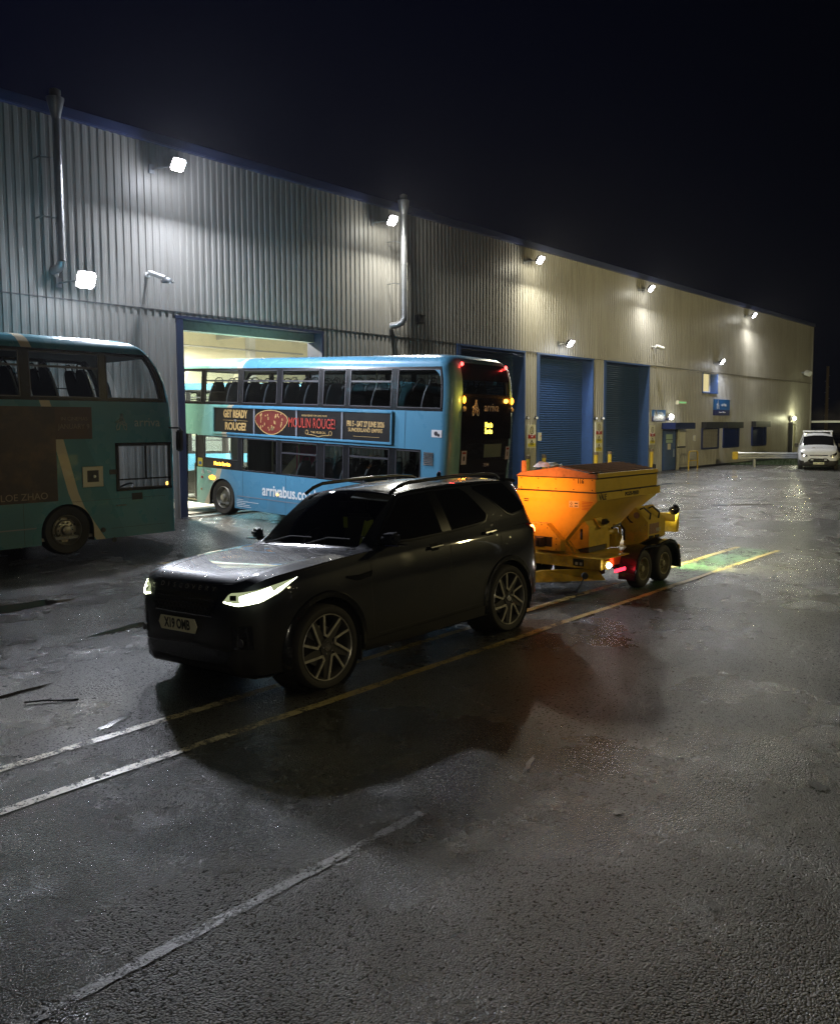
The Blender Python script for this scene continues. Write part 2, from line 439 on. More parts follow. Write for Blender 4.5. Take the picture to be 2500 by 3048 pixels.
mat('patch_dark', (.018, .017, .016), .3, bump=.8, bscale=85)
g = M()
xs = [-60, -30, -15]+[-10+.5*i for i in range(60)]+[20+2.5*i for i in range(24)]+[85, 110, 150, 250, 500]
ys = [-80, -40, -20]+[-10+2*i for i in range(8)]+[5+.5*i for i in range(31)]+[22+4*i for i in range(8)]+[60, 90, 150, 300, 500]
g.grid(lambda x, y: (x, y, gz(x, y)), xs, ys)
tag(g.build('ground', 'tarmac', smooth=True), kind='structure')

def strip(name, x0, x1, y0, y1, m, dz, wob=.012, n=60, y0b=None, y1b=None):
    s = M(); y0b = y0 if y0b is None else y0b; y1b = y1 if y1b is None else y1b
    def fn(u, v):
        x = x0+(x1-x0)*u; ya = y0+(y0b-y0)*u; yb = y1+(y1b-y1)*u
        y = ya+(yb-ya)*v+random.uniform(-wob, wob)*(0 if 0 < v < 1 else 1)
        return (x, y, gz(x, y)+dz)
    s.grid(fn, [i/n for i in range(n+1)], [0, .5, 1])
    return tag(s.build(name, m), kind='structure')
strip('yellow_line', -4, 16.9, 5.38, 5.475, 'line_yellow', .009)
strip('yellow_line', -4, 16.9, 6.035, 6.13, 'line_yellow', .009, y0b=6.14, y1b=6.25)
strip('green_walkway', 6.2, 16.88, 5.49, 6.03, 'line_green', .005, y0b=5.49, y1b=6.14)
strip('faded_line', -1.0, 3.95, 3.345, 3.415, 'line_white', .005, n=90, wob=.006)
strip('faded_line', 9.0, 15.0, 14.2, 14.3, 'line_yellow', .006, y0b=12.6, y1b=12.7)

def puddle(x, y, rx, ry, ang, seed, m='water'):
    rnd = random.Random(seed); s = M(); n = 26; c, sn = math.cos(ang), math.sin(ang)
    pts = []
    for k in range(n):
        a = 2*math.pi*k/n; r = 1+rnd.uniform(-.32, .25)
        u, v = rx*math.cos(a)*r, ry*math.sin(a)*r
        X_, Y_ = x+u*c-v*sn, y+u*sn+v*c; pts.append((X_, Y_, gz(X_, Y_)+.006))
    s.add([(x, y, gz(x, y)+.0065)]+pts, [(0, 1+k, 1+(k+1) % n) for k in range(n)])
    tag(s.build('puddle', m, smooth=True), kind='structure')
mat('tar', (.010, .010, .009), .35, bump=.6, bscale=90)
for i, p in enumerate([(5.95, 1.61, .085, .05, .9), (5.04, 3.30, .16, .02, .35), (4.1, 1.57, .05, .035, .9), (4.75, 2.45, .05, .03, .3)]): puddle(*p, i, 'tar')
for i, p in enumerate([(3.5, 8.0, .35, .045, .12), (3.6, 6.4, .22, .04, .35), (3.3, 9.1, .5, .05, .03), (6.0, 9.9, .8, .10, .2), (5.0, 12.4, 1.4, .3, .1), (13.5, 11.5, .8, .07, .4), (22, 12.5, 1.4, .12, -.6), (26, 9.4, 1.6, .12, -.7), (33, 15, 1.7, .18, -.5), (40, 14, 2.2, .2, -.7), (3.2, 11.0, .6, .05, .1)]):
    puddle(*p, i)

# ------------------------------------------------------------------ depot building
YW = 19.4
bld = empty('depot_building', (35, YW, 0), 0, 'long grey corrugated metal depot building with blue gutter and roller doors', 'building')
BO = Vector((35, YW, 0))
def bb(m_, name, mats, **k):
    m_.v = [(x-35, y-YW, z) for x, y, z in m_.v]
    return m_.build(name, mats, bld, **k)
OPEN = [(13.0, 18.1, -.3, 5.25), (24.75, 29.1, -.3, 5.35), (30.03, 34.63, -.3, 5.35), (35.66, 40.24, -.3, 5.35), (41.9, 43.7, -.3, 2.2),
        (46.93, 49.07, 4.26, 5.35), (46.94, 49.3, 1.1, 2.55), (50.06, 52.5, 1.12, 2.55), (54.8, 57.3, 1.12, 2.6), (62.0, 63.4, -.3, 2.5)]
XL, XR, ZT, ZM = -6.0, 66.7, 9.5, 5.42
def sheet(x0, x1, z0, z1, cache={}):
    key = (round((x0*10) % 2, 3), round(x1-x0, 3), z0, z1)
    if key in cache:
        o = bpy.data.objects.new('cladding_sheet', cache[key]); COL.objects.link(o); o.parent = bld; o.location = (x0-35, 0, 0); return o
    s = M(); pr = []; x = math.floor(x0/.2)*.2-.2
    while x < x1+.2:
        for dx, dy in ((0, 0), (.080, 0), (.102, .026), (.170, .026), (.192, 0)): pr.append((x+dx, dy))
        x += .2
    def at(xx):
        for (a, ya), (b, yb) in zip(pr, pr[1:]):
            if a <= xx <= b: return ya+(yb-ya)*((xx-a)/(b-a) if b > a else 0)
        return 0
    pts = [(x0, at(x0))]+[p for p in pr if x0+1e-4 < p[0] < x1-1e-4]+[(x1, at(x1))]
    s.add([(px-x0, py, z) for px, py in pts for z in (z0, z1)], [(2*i, 2*i+2, 2*i+3, 2*i+1) for i in range(len(pts)-1)])
    o = s.build('cladding_sheet', 'cladding', bld); o.location = (x0-35, 0, 0); cache[key] = o.data
    return o
x = XL
while x < XR-.01:
    x1 = min(x+1.0, XR); sheet(round(x, 4), round(x1, 4), ZM+.006, ZT); x = x1
brk = sorted({XL, XR}|{round(o_[0], 3) for o_ in OPEN}|{round(o_[1], 3) for o_ in OPEN}|{float(i) for i in range(-6, 67)})
i = 0
merged = [brk[0]]
hard = {round(o_[0], 3) for o_ in OPEN}|{round(o_[1], 3) for o_ in OPEN}|{XL, XR}
for b in brk[1:]:
    if b in hard or b-merged[-1] >= .6:
        if merged[-1] not in hard and b-merged[-1] < .3: merged.pop()
        merged.append(b)
for a, b in zip(merged, merged[1:]):
    if b-a < .02: continue
    mid = (a+b)/2; spans = [(-.3, ZM)]
    for (o0, o1, z0, z1) in OPEN:
        if o0 < mid < o1:
            ns = []
            for s0, s1 in spans:
                if z0 > s0+.01: ns.append((s0, min(s1, z0)))
                if z1 < s1-.01: ns.append((max(s0, z1), s1))
            spans = [q for q in ns if q[1]-q[0] > .02]
    for s0, s1 in spans: sheet(a, b, s0, s1)
# backing wall just behind the sheets, with the same openings
s = M()
xsb = sorted({XL, XR}|{o_[0] for o_ in OPEN}|{o_[1] for o_ in OPEN}); zsb = sorted({-.3, ZT}|{o_[3] for o_ in OPEN}|{o_[2] for o_ in OPEN})
for a, b in zip(xsb, xsb[1:]):
    for c, d in zip(zsb, zsb[1:]):
        mx, mz = (a+b)/2, (c+d)/2
        if any(o_[0] < mx < o_[1] and o_[2] < mz < o_[3] for o_ in OPEN): continue
        s.add([(a, YW+.06, c), (b, YW+.06, c), (b, YW+.06, d), (a, YW+.06, d)], [(0, 1, 2, 3)])
        s.add([(a, YW+.16, c), (b, YW+.16, c), (b, YW+.16, d), (a, YW+.16, d)], [(3, 2, 1, 0)])
bb(s, 'wall', 'cream_wall')
# roof, gables, gutter, corner trim, joint flashing
s = M(); s.box(XL-.1, XR+.15, YW-.14, YW+.1, ZT, ZT+.24); bb(s, 'gutter', 'gutter_blue', bevel=.02)
s = M(); s.box(XL, XR, YW+.1, 46, ZT+.02, ZT+.12); bb(s, 'roof', 'cladding_dark')
s = M(); s.box(XR, XR+.1, YW, 46, -.3, ZT+.02); s.box(XL-.1, XL, YW, 46, -.3, ZT+.02); s.box(XL, XR, 45.5, 45.6, -.3, ZT+.02); bb(s, 'end_wall', 'cladding')
s = M(); s.box(XR-.06, XR+.12, YW-.05, YW+.1, -.3, ZT); bb(s, 'corner_trim', 'cladding')
s = M(); s.box(XL, XR, YW-.012, YW+.03, ZM-.02, ZM+.005); bb(s, 'joint_flashing', 'cladding_dark')
# reveals and frames of the big openings
def reveal(x0, x1, z1, dep, name='door_frame', m='door_blue', fw=.2, z0=-.3):
    s = M()
    s.box(x0-.02, x0+fw-.02, YW-.03, YW+dep, z0, z1); s.box(x1-.03, x1+.05, YW-.03, YW+dep, z0, z1); s.box(x0-.04, x1+.07, YW-.035, YW+dep, z1, z1+.07)
    return bb(s, name, m)
reveal(13.0, 18.1, 5.25, .62, m='frame_dark'); reveal(24.75, 29.1, 5.35, .55); reveal(30.03, 34.63, 5.35, .55); reveal(35.66, 40.24, 5.35, .55)
s = M(); s.box(13.2, 18.05, YW+.3, YW+.6, 5.0, 5.24); bb(s, 'door_header', 'concrete')
s = M(); s.box(13.0, 18.1, YW-.05, YW+.12, -.06, .062); bb(s, 'threshold', 'galv')
# roller shutters, slat by slat
slat_me = None
for (x0, x1) in ((24.95, 29.07), (30.23, 34.6), (35.86, 40.21)):
    sh = M(); sh.box(x0-.05, x1, YW+.56, YW+.6, -.05, 5.35)
    shutter = bb(sh, 'roller_shutter', 'slat_blue')
    for k in range(54):
        z = .02+k*.0985
        key = round(x1-x0, 3)
        s = M(); L = x1-x0
        prof = [(0, 0), (-.014, .012), (-.024, .035), (-.024, .062), (-.010, .086), (0, .094)]
        s.add([(xx, yy, zz) for xx in (0, L) for yy, zz in prof], [(j, j+6, j+7, j+1) for j in range(5)])
        if k == 0: o0 = s.build('slat', 'slat_blue', shutter, smooth=True, angle=60); o = o0; m0 = o0.data
        else: o = bpy.data.objects.new('slat', m0); COL.objects.link(o); o.parent = shutter
        o.location = (x0-35, .552, z)
# personnel door with canopy
s = M(); s.box(41.9, 43.7, YW+.05, YW+.12, 0, 2.2); bb(s, 'door_frame', 'dark_blue')
s = M(); s.box(42.0, 43.45, YW-.02, YW+.05, .08, 2.12); pd = bb(s, 'door', 'door_blue', bevel=.01)
s = M(); s.box(8.15, 8.22, -.09, -.03, .75, 1.15); s.build('handle', 'galv', pd)
s = M(); s.box(7.3, 8.05, -.035, -.022, 1.5, 1.95); s.build('notice', 'paper_green', pd)
s = M(); s.box(7.3, 8.05, -.036, -.022, 1.66, 1.69); s.build('notice', 'sign_black', pd)
s = M(); s.box(7.5, 7.85, -.035, -.022, 1.15, 1.46); s.build('notice', 'sign_cream', pd)
s = M(); s.box(41.8, 44.3, YW-.75, YW+.02, 2.22, 2.55); bb(s, 'canopy', 'dark_blue', bevel=.015)
# far door
s = M(); s.box(62.0, 63.4, YW+.3, YW+.35, 0, 2.5); s.box(61.9, 62.0, YW-.25, YW, 0, 2.6); bb(s, 'doorway', 'black_plastic')
# windows on the office end
def shut_win(x0, x1, z0, z1, louvre):
    s = M(); s.box(x0, x1, YW+.1, YW+.14, z0, z1); w = bb(s, 'window', 'dark_blue')
    s = M(); s.box(x0-35-.06, x1-35+.1, -.28, .05, z1-.32, z1+.04); s.build('shutter_box', 'black_plastic', w)
    s = M(); s.box(x0-35-.06, x0-35+.05, -.06, .1, z0, z1-.32); s.box(x1-35-.05, x1-35+.06, -.06, .1, z0, z1-.32); s.box(x0-35, x1-35, -.06, .1, z0-.05, z0+.03); s.build('window_frame', 'dark_blue', w)
    if louvre:
        s = M(); n = 14
        for k in range(n):
            z = z0+.05+k*(z1-.4-z0)/n; s.prism([(x0-35+.06, .02, z), (x0-35+.06, -.02, z), (x0-35+.06, .02, z+(z1-.4-z0)/n*.85)], (x1-x0-.12, 0, 0))
        s.build('louvre', 'cladding', w)
shut_win(46.94, 49.3, 1.1, 2.55, True); shut_win(50.06, 52.5, 1.12, 2.55, False); shut_win(54.8, 57.3, 1.12, 2.6, False)
s = M(); s.box(46.93, 49.07, YW+.5, YW+.53, 4.26, 5.35); w = bb(s, 'window', 'room_lit')
s = M(); s.box(46.9-35, 46.98-35, -.02, .5, 4.26, 5.35); s.box(49.03-35, 49.1-35, -.02, .5, 4.26, 5.35); s.box(46.9-35, 49.1-35, -.04, .5, 4.2, 4.26); s.build('window_frame', 'door_blue', w)
s = M(); s.box(46.98-35, 49.03-35, .42, .47, 4.26, 4.36); s.box(48.9-35, 49.03-35, .42, .47, 4.36, 5.35); s.box(47.3-35, 48.1-35, .44, .48, 4.36, 4.6); s.build('sash', 'white_paint', w)
# concrete base strip
s = M(); s.box(44.0, 66.7, YW-.06, YW+.05, -.3, .16); bb(s, 'plinth', 'black_plastic')

# depot interior
def inside():
    s = M(); s.box(-5, 60, 45.3, 45.4, -.3, 8.9); bb(s, 'back_wall', 'cream_wall')
    s = M(); s.add([(-5, 20, .07), (60, 20, .07), (60, 45, .07), (-5, 45, .07)], [(0, 1, 2, 3)]); bb(s, 'floor', 'concrete')
    s = M(); s.add([(-5, 19.6, 8.6), (60, 19.6, 8.6), (60, 45, 8.6), (-5, 45, 8.6)], [(3, 2, 1, 0)]); bb(s, 'ceiling', 'cream_wall')
    for xx in (11, 22.0, 29.5, 35.5, 47):
        s = M(); s.box(xx, xx+.5, 44.9, 45.3, 0, 8.3); bb(s, 'column', 'white_paint')
    for yy in (24, 30, 36, 42):
        s = M(); s.box(-5, 60, yy, yy+.25, 8.05, 8.55); bb(s, 'beam', 'galv')
    for xx in (15, 24, 33, 42):
        s = M(); s.box(xx, xx+.2, 20, 45, 7.9, 8.3); bb(s, 'beam', 'galv')
    s = M(); s.box(-5, 60, 45.2, 45.3, 0.0, 1.9); bb(s, 'wall_band', 'white_paint')
    s = M(); s.tube([(12, 44.8, 7.4), (40, 44.8, 7.4)], .06); bb(s, 'service_pipe', 'galv')
inside()
for (xx, yy, en) in ((22, 26, 9000), (31.5, 33, 9000), (18, 36, 8000), (14, 24, 3000), (27, 42, 6000)):
    hl = empty('highbay_lamp', (xx, yy, 7.3), 0, {22: 'round high bay lamp hanging over the bus nose inside the depot', 31.5: 'round high bay lamp seen glowing above the blue bus roof inside the depot', 18: 'high bay lamp hanging deep inside the depot on the side of the parked teal bus', 14: 'high bay lamp hanging just inside the open depot door', 27: 'high bay lamp hanging near the cream back wall'}[xx], 'ceiling lamp', 'high bay lamps in the depot')
    s = M(); s.lathe([(.06, .5), (.08, .3), (.42, 0), (.44, -.03)], (0, 0, 0), 'Z', 20); s.build('shade', 'galv', hl, smooth=True)
    s = M(); s.lathe([(.001, -.02), (.40, -.02)], (0, 0, 0), 'Z', 20); s.build('lens', 'interior_lamp', hl)
    s = M(); s.cyl((0, 0, .5), (0, 0, 1.25), .012, 6); s.build('rod', 'galv', hl)
    add_light('lamp_light', 'AREA', (0, 0, -.05), en, (1., .95, .78), hl, (0, 0, -1), size=.8)

# flues
for (fx, zt, zb, bend, lab) in ((9.75, 9.3, 6.2, False, 'tall galvanised flue pipe up the wall on the side of the parked dark bus'), (21.4, 9.3, 6.1, True, 'shiny galvanised flue pipe with conical top and elbow above the blue bus')):
    fl = empty('flue_pipe', (fx, YW-.42, zb), 0, lab, 'flue pipe', 'flue pipes on the depot wall')
    H = zt-zb; fr_ = .112 if bend else .09
    s = M(); s.cyl((0, 0, 0), (0, 0, H), fr_, 18); s.build('pipe', 'galv', fl, smooth=True)
    for k in range(1, 4):
        s = M(); s.cyl((0, 0, H*k/4), (0, 0, H*k/4+.05), fr_+.008, 18); s.build('joint_band', 'galv', fl, smooth=True)
    s = M(); s.lathe([(fr_, 0), (fr_+.02, .1), (.19, .42), (.19, .45), (.10, .45)], (0, 0, H), 'Z', 20); s.build('cone', 'galv', fl, smooth=True)
    s = M(); s.lathe([(.10, .45), (.12, .48), (.12, .62), (.05, .66), (0.001, .66)], (0, 0, H), 'Z', 16); s.build('cowl', 'cladding_dark', fl, smooth=True)
    s = M(); s.tube([(0, 0, 0), (0, .02, -.06), (0, .15, -.16), (0, .42, -.18)] if not bend else [(0, 0, 0), (0, 0, -.12), (-.04, .06, -.26), (-.12, .2, -.34), (-.2, .42, -.36)], fr_, 14); s.build('elbow', 'galv', fl, smooth=True)
    for q in (.72, .3):
        s = M(); s.box(-.35, .02, .09, .11, H*q, H*q+.03); s.box(-.35, -.33, .1, .42, H*q, H*q+.03); s.build('bracket', 'galv', fl)

# wall floodlights
def flood(x, y, z, lab, energy, col, arm=.6, scale=1., lens='lamp_white', tilt=1.0, aim=(0, -1, -.75)):
    f = empty('floodlight', (x, y, z), 0, lab, 'floodlight', 'floodlights on the depot wall')
    ax = Vector(aim).normalized()
    up = Vector((1, 0, 0)).cross(ax).normalized()*-1
    rt = ax.cross(up)
    def P(a, b, c): return tuple(rt*a+up*b+ax*c)
    s = M(); w, h = .19*scale, .165*scale
    s.add([P(-w, -h, .02), P(w, -h, .02), P(w, h, .02), P(-w, h, .02), P(-w*.7, -h*.7, -.12), P(w*.7, -h*.7, -.12), P(w*.7, h*.7, -.12), P(-w*.7, h*.7, -.12)],
          [(4, 5, 1, 0), (5, 6, 2, 1), (6, 7, 3, 2), (7, 4, 0, 3), (7, 6, 5, 4)])
    s.build('housing', 'black_plastic', f)
    s = M(); rr_ = [(max(-1, min(1, 1.22*math.cos(t))), max(-1, min(1, 1.22*math.sin(t)))) for t in [2*math.pi*k/24 for k in range(24)]]; s.add([P(0, 0, .06)]+[P(w*.95*a, h*.95*c_, .022) for a, c_ in rr_], [(0, k+1, (k+1) % 24+1) for k in range(24)]); s.build('lens', lens, f)
    s = M(); s.tube([(0, .02, 0), (-.05, .2, .0), (-.25, YW-y+.01, -.02)], .022, 8); s.box(-.32, -.18, YW-y-.03, YW-y+.02, -.12, .1); s.build('bracket', 'galv', f)
    add_light('flood_beam', 'AREA', P(0, 0, .05), energy, col, f, ax, size=.36*scale, sy=.26*scale)
    add_light('flood_spill', 'POINT', P(0, 0, .28), energy*.07, col, f, size=.12)
    return f
COOL = (.84, .88, 1.); NEU = (1., .97, .86); WARM = (1., .93, .70)
flood(12.64, 18.62, 8.88, 'white floodlight under the gutter above the open depot doorway', 998, COOL)
flood(20.6, 18.75, 8.95, 'white floodlight under the gutter beside the galvanised flue with the cone', 682, NEU)
flood(29.3, 18.8, 8.95, 'white floodlight under the gutter above the first closed blue shutter', 786, WARM)
flood(39.2, 18.85, 9.0, 'white floodlight under the gutter above the last blue shutter', 682, NEU)
flood(53.3, 18.9, 9.05, 'farthest white floodlight under the gutter near the end of the depot', 630, NEU)
flood(10.12, 18.62, 5.78, 'large white floodlight low on the wall above the parked dark bus', 886, COOL, scale=1.2, aim=(0, -1, -.4))
flood(31.9, 18.95, 5.88, 'white floodlight low on the wall above the middle blue shutter', 395, COOL)
flood(48.7, 19.0, 6.0, 'white floodlight low on the wall above the small lit office window', 291, COOL)
# unlit lamp near the far corner
f = empty('wall_lamp', (64.4, 19.1, 6.1), 0, 'small unlit round wall lamp near the far corner of the depot', 'wall lamp')
s = M(); s.cyl((0, 0, 0), (-.12, -.3, -.12), .2, 16); s.build('housing', 'sign_white', f, smooth=True)
s = M(); s.box(-.03, .03, 0, .3, -.05, .05); s.build('bracket', 'galv', f)
# bulkhead lamps
for (x, y, z, m_, e, c, lab) in ((42.45, 19.2, 2.85, 'lamp_small', 18, (1, 1, .85), 'glowing oval bulkhead lamp above the blue door canopy'), (62.2, 19.15, 2.85, 'lamp_small', 110, (1., 1., .6), 'glowing bulkhead lamp over the far dark doorway')):
    f = empty('bulkhead_lamp', (x, y, z), 0, lab, 'wall lamp')
    s = M(); s.lathe([(.001, -.12), (.1, -.10), (.16, -.04), (.17, .0)], (0, 0, 0), 'Y', 20); o = s.build('diffuser', m_, f, smooth=True); o.scale = (1.35, 1, .8)
    s = M(); s.lathe([(.19, -.02), (.19, .18), (.001, .18)], (0, 0, 0), 'Y', 20); o = s.build('base', 'white_paint', f, smooth=True); o.scale = (1.35, 1, .8)
    add_light('bulkhead_glow', 'POINT', (0.1, -.45, .0), e, c, f, size=.1)
# CCTV cameras
for (x, z, lab, sg, mirror) in ((12.25, 6.15, 'white bullet security camera on the wall above the open doorway', 1., 1), (40.6, 6.25, 'white bullet security camera high right of the last blue shutter', 1.5, -1)):
    f = empty('security_camera', (x, YW-.35, z), 0, lab, 'security camera', 'security cameras on the depot wall')
    s = M(); s.cyl((-.05, .35, .1), (-.1, .0, .08), .03, 10); s.cyl((-.05, .37, .1), (-.05, .34, .1), .07, 14); s.build('bracket', 'white_paint', f, smooth=True)
    s = M(); s.cyl((-.18, .08, .1), (.1*sg, -.16, -.02), .062*sg, 16); s.build('body', 'white_paint', f, smooth=True)
    s = M(); s.cyl((.098*sg, -.158*1., -.018), (.112*sg, -.17, -.026), .045*sg, 14); s.build('lens', 'black_gloss', f, smooth=True)
    if sg < 1.4:
        s = M(); s.lathe([(.16, 0), (.16, .03), (.12, .1), (.001, .13)], (.16, -.2, -.13), 'Z', 18); s.build('dome', 'galv', f, smooth=True)
f = empty('junction_box', (22.6, YW-.08, 6.05), 0, 'small black box on the wall between flue and first shutter', 'wall box')
s = M(); s.box(-.12, .12, -.1, .08, -.12, .14); s.build('body', 'black_plastic', f, bevel=.01); s = M(); s.box(-.14, .14, -.12, .08, .14, .17); s.build('hood', 'black_plastic', f)
f = empty('emergency_light', (43.95, YW-.06, 3.62), 0, 'slim green glowing exit light strip on the wall above the door canopy', 'exit light')
emis('exit_green', (.45, 1., .4), .5)
s = M(); s.box(-.5, .5, -.1, .05, -.1, .1); s.build('body', 'sign_cream', f); s = M(); s.box(-.45, .45, -.11, -.101, -.04, .05); s.build('diffuser', 'exit_green', f)

# signs
def warn_sign(x, z0, z1, lab, tris):
    g_ = empty('wall_sign', (x, YW-.05, z0), 0, lab, 'warning sign', 'warning signs between the shutters')
    H = z1-z0; w = .29
    s = M(); s.box(-w, w, -.012, .05, 0, H); s.build('board', 'sign_cream', g_)
    to3 = lambda u, v, h: (u, -.014-h, v)
    s = M(); c = H-.23
    s.ribbon([(.12*math.cos(a), c+.14*math.sin(a)) for a in [2*math.pi*k/20 for k in range(21)]], .024, to3, .003); s.build('roundel', 'sign_black', g_)
    text('lettering', '5', .2, 'sign_black', g_, MX((0, -.018, c), (1, 0, 0), (0, 0, 1)))
    s = M(); s.box(-.27, .27, -.018, -.012, H-.56, H-.4); s.build('red_band', 'sign_red', g_)
    text('lettering', 'Site speed\nlimit', .085, 'sign_white', g_, MX((0, -.022, H-.445), (1, 0, 0), (0, 0, 1)))
    z = H-.60
    for k in range(tris):
        hh = (z-.04)/(tris-k)
        s = M(); s.box(-.28, .28, -.016, -.011, z-hh+.02, z-hh*.5); s.build('yellow_band', 'sign_yellow', g_)
        s = M(); s.ribbon([(-.12, z-hh*.48), (.12, z-hh*.48), (0, z-.03), (-.12, z-hh*.48)], .022, to3, .004); s.build('triangle', 'sign_black', g_)
        s = M(); s.box(-.012, .012, -.02, -.014, z-hh*.33, z-hh*.14); s.box(-.012, .012, -.02, -.014, z-hh*.42, z-hh*.37); s.build('exclamation', 'sign_black', g_)
        text('lettering', 'Caution', .1, 'sign_black', g_, MX((0, -.02, z-hh*.63), (1, 0, 0), (0, 0, 1)))
        z -= hh
warn_sign(29.58, 1.52, 2.47, 'cream and yellow speed and caution sign just before the middle blue shutter', 1)
warn_sign(35.14, 1.2, 2.58, 'long cream and yellow caution sign between the middle and last blue shutters', 2)
warn_sign(40.62, 1.45, 2.42, 'cream and yellow caution sign beside the last blue shutter', 1)
def blue_sign(x0, x1, z0, z1, lab, lower, big=True, split=.34):
    g_ = empty('name_sign', ((x0+x1)/2, YW-.05, z0), 0, lab, 'name sign', 'blue name signs on the depot wall')
    w = (x1-x0)/2; H = z1-z0
    s = M(); s.box(-w, w, -.03, .05, H*split, H); s.build('upper_panel', 'sign_blue', g_)
    s = M(); s.box(-w, w, -.03, .05, 0, H*split-.004); s.build('lower_panel', 'sign_navy', g_)
    s = M(); logo_mark(s, lambda u, v, h: (u, -.031-h, v), -w*.55, H*(1+split)/2, H*.5, w=.045); s.build('emblem', 'sign_white', g_)
    text('lettering', 'arriva', H*.34, 'sign_white', g_, MX((w*.22, -.034, H*(1+split)/2), (1, 0, 0), (0, 0, 1)))
    text('lettering', lower, H*.125, 'sign_white', g_, MX((0, -.034, H*split*.55), (1, 0, 0), (0, 0, 1)))
blue_sign(48.5, 50.8, 2.98, 3.9, 'blue sign with white lettering below the small lit office window', 'Welcome to Durham')
blue_sign(40.66, 42.05, 2.62, 3.2, 'blue sign with a lower line of small letters above the blue door', 'Please sign in on arrival', split=.45)
f = empty('notice_board', (44.15, YW-.06, 1.3), 0, 'pale notice board beside the blue door', 'notice board')
s = M(); s.box(-.4, .4, -.03, .05, 0, .95); s.build('board', 'sign_cream', f); s = M(); s.box(-.42, .42, -.04, .05, -.08, -.01); s.build('ledge', 'black_plastic', f)
f = empty('wall_plate', (45.9, YW-.03, 1.55), 0, 'small blank white plate on the wall by the yellow hoop', 'wall plate')
s = M(); s.box(-.13, .13, -.02, .03, 0, .3); s.build('plate', 'sign_white', f, bevel=.01); s = M(); s.box(-.1, .1, -.024, -.02, .03, .27); s.build('face', 'sign_cream', f)
f = empty('switch_box', (30.12, YW-.06, 1.95), 0, 'small pale switch box at the edge of the middle blue shutter', 'switch box')
s = M(); s.box(-.08, .08, -.08, .02, -.15, .2); s.build('body', 'sign_cream', f, bevel=.01); s = M(); s.cyl((0, -.08, .05), (0, -.1, .05), .02, 10); s.build('button', 'sign_red', f)
for (x, lab) in ((28.98+.27, 'pair edge sensor, first'), (29.83, ''), (34.85, ''), (35.45, '')):
    pass
for x, lab in ((29.28, 'small white beam sensor beside the first blue shutter'), (29.9, 'small white beam sensor at the near edge of the middle blue shutter'), (34.83, 'small white beam sensor at the far edge of the middle blue shutter'), (35.45, 'small white beam sensor at the near edge of the last blue shutter')):
    f = empty('beam_sensor', (x, YW-.1, 2.75), 0, lab, 'sensor', 'beam sensors between the shutters')
    s = M(); s.cyl((0, 0, 0), (-.12, -.08, 0), .05, 12); s.build('head', 'sign_white', f, smooth=True); s = M(); s.box(-.02, .06, -.02, .1, -.06, .06); s.build('base', 'black_plastic', f)
# bollards, hoop, guard rail
bl = [(28.2, 18.6, 'yellow bollard beyond the trailer beside the first blue shutter'), (29.35, 18.6, 'yellow bollard beyond the trailer in front of the middle blue shutter near edge'), (33.55, 18.6, 'yellow bollard beyond the trailer at the far edge of the middle blue shutter'), (34.8, 18.6, 'yellow bollard beyond the trailer in front of the last blue shutter near edge'), (39.0, 18.6, 'yellow bollard at the far edge of the last blue shutter')]
b0 = None
for x, y, lab in bl:
    if b0 is None:
        b0 = empty('bollard', (x, y, gz(x, y)), 0, lab, 'bollard', 'bollards guarding the shutters')
        s = M(); s.cyl((0, 0, -.05), (0, 0, 1.1), .085, 16); s.build('post', 'yellow_paint', b0, smooth=True)
        s = M(); s.cyl((0, 0, 1.1), (0, 0, 1.22), .095, 16); s.build('cap', 'wood', b0, smooth=True)
    else:
        c = dup_tree(b0); c.location = (x, y, gz(x, y)); c['label'] = lab
f = empty('hoop_barrier', (44.2, 18.7, .04), 0, 'yellow tubular hoop barrier on the tarmac beside the blue door', 'barrier')
s = M(); s.tube([(-.58, 0, 0), (-.58, 0, .85), (-.52, 0, .95), (-.42, 0, 1.0), (.42, 0, 1.0), (.52, 0, .95), (.58, 0, .85), (.58, 0, 0)], .035, 10); s.build('hoop', 'yellow_paint', f, smooth=True)
s = M(); s.tube([(-.58, 0, .5), (.58, 0, .5)], .028, 8); s.build('crossbar', 'yellow_paint', f, smooth=True)
f = empty('guard_rail', (47.9, 17.95, .02), math.atan2(-.76, .65), 'galvanised crash barrier with yellow end cap running beside the white van', 'guard rail')
s = M(); prof = [(0, .5), (-.06, .53), (-.06, .6), (0, .66), (0, .70), (-.06, .76), (-.06, .83), (0, .86)]
s.add([(xx, yy, zz) for xx in (0.25, 9) for yy, zz in prof], [(j, j+8, j+9, j+1) for j in range(7)]); s.build('rail', 'galv', f)
s = M(); s.box(-.05, .25, -.09, .05, .47, .9); s.build('end_cap', 'yellow_paint', f, bevel=.03)
for xx in (1.2, 4.2, 7.2):
    s = M(); s.box(xx-.06, xx+.06, .0, .14, -.05, .86); s.build('post', 'galv', f)
# grass verge behind it
s = M(); s.add([(50.5, 19.3, .09), (66, 19.3, .09), (66, 12, .09), (54.5, 12.4, .06)], [(3, 2, 1, 0)]); tag(s.build('verge', 'grass_green'), kind='structure')
rnd = random.Random(3); s = M()
for k in range(5000):
    u, v = rnd.random(), rnd.random(); x = 50.6+4*u*(1-v)+15*v*.98; y = 19.2-6.8*(u if v < .5 else rnd.random())
    if x < 50.6+(19.2-y)*.58: continue
    h = rnd.uniform(.05, .16); a = rnd.uniform(0, 3.14); dx, dy = .02*math.cos(a), .02*math.sin(a)
    s.add([(x-dx, y-dy, .08), (x+dx, y+dy, .08), (x+rnd.uniform(-.04, .04), y, .08+h)], [(0, 1, 2)])
tag(s.build('grass', 'grass_green'), 'short dark grass on the verge behind the crash barrier', 'grass', kind='stuff')
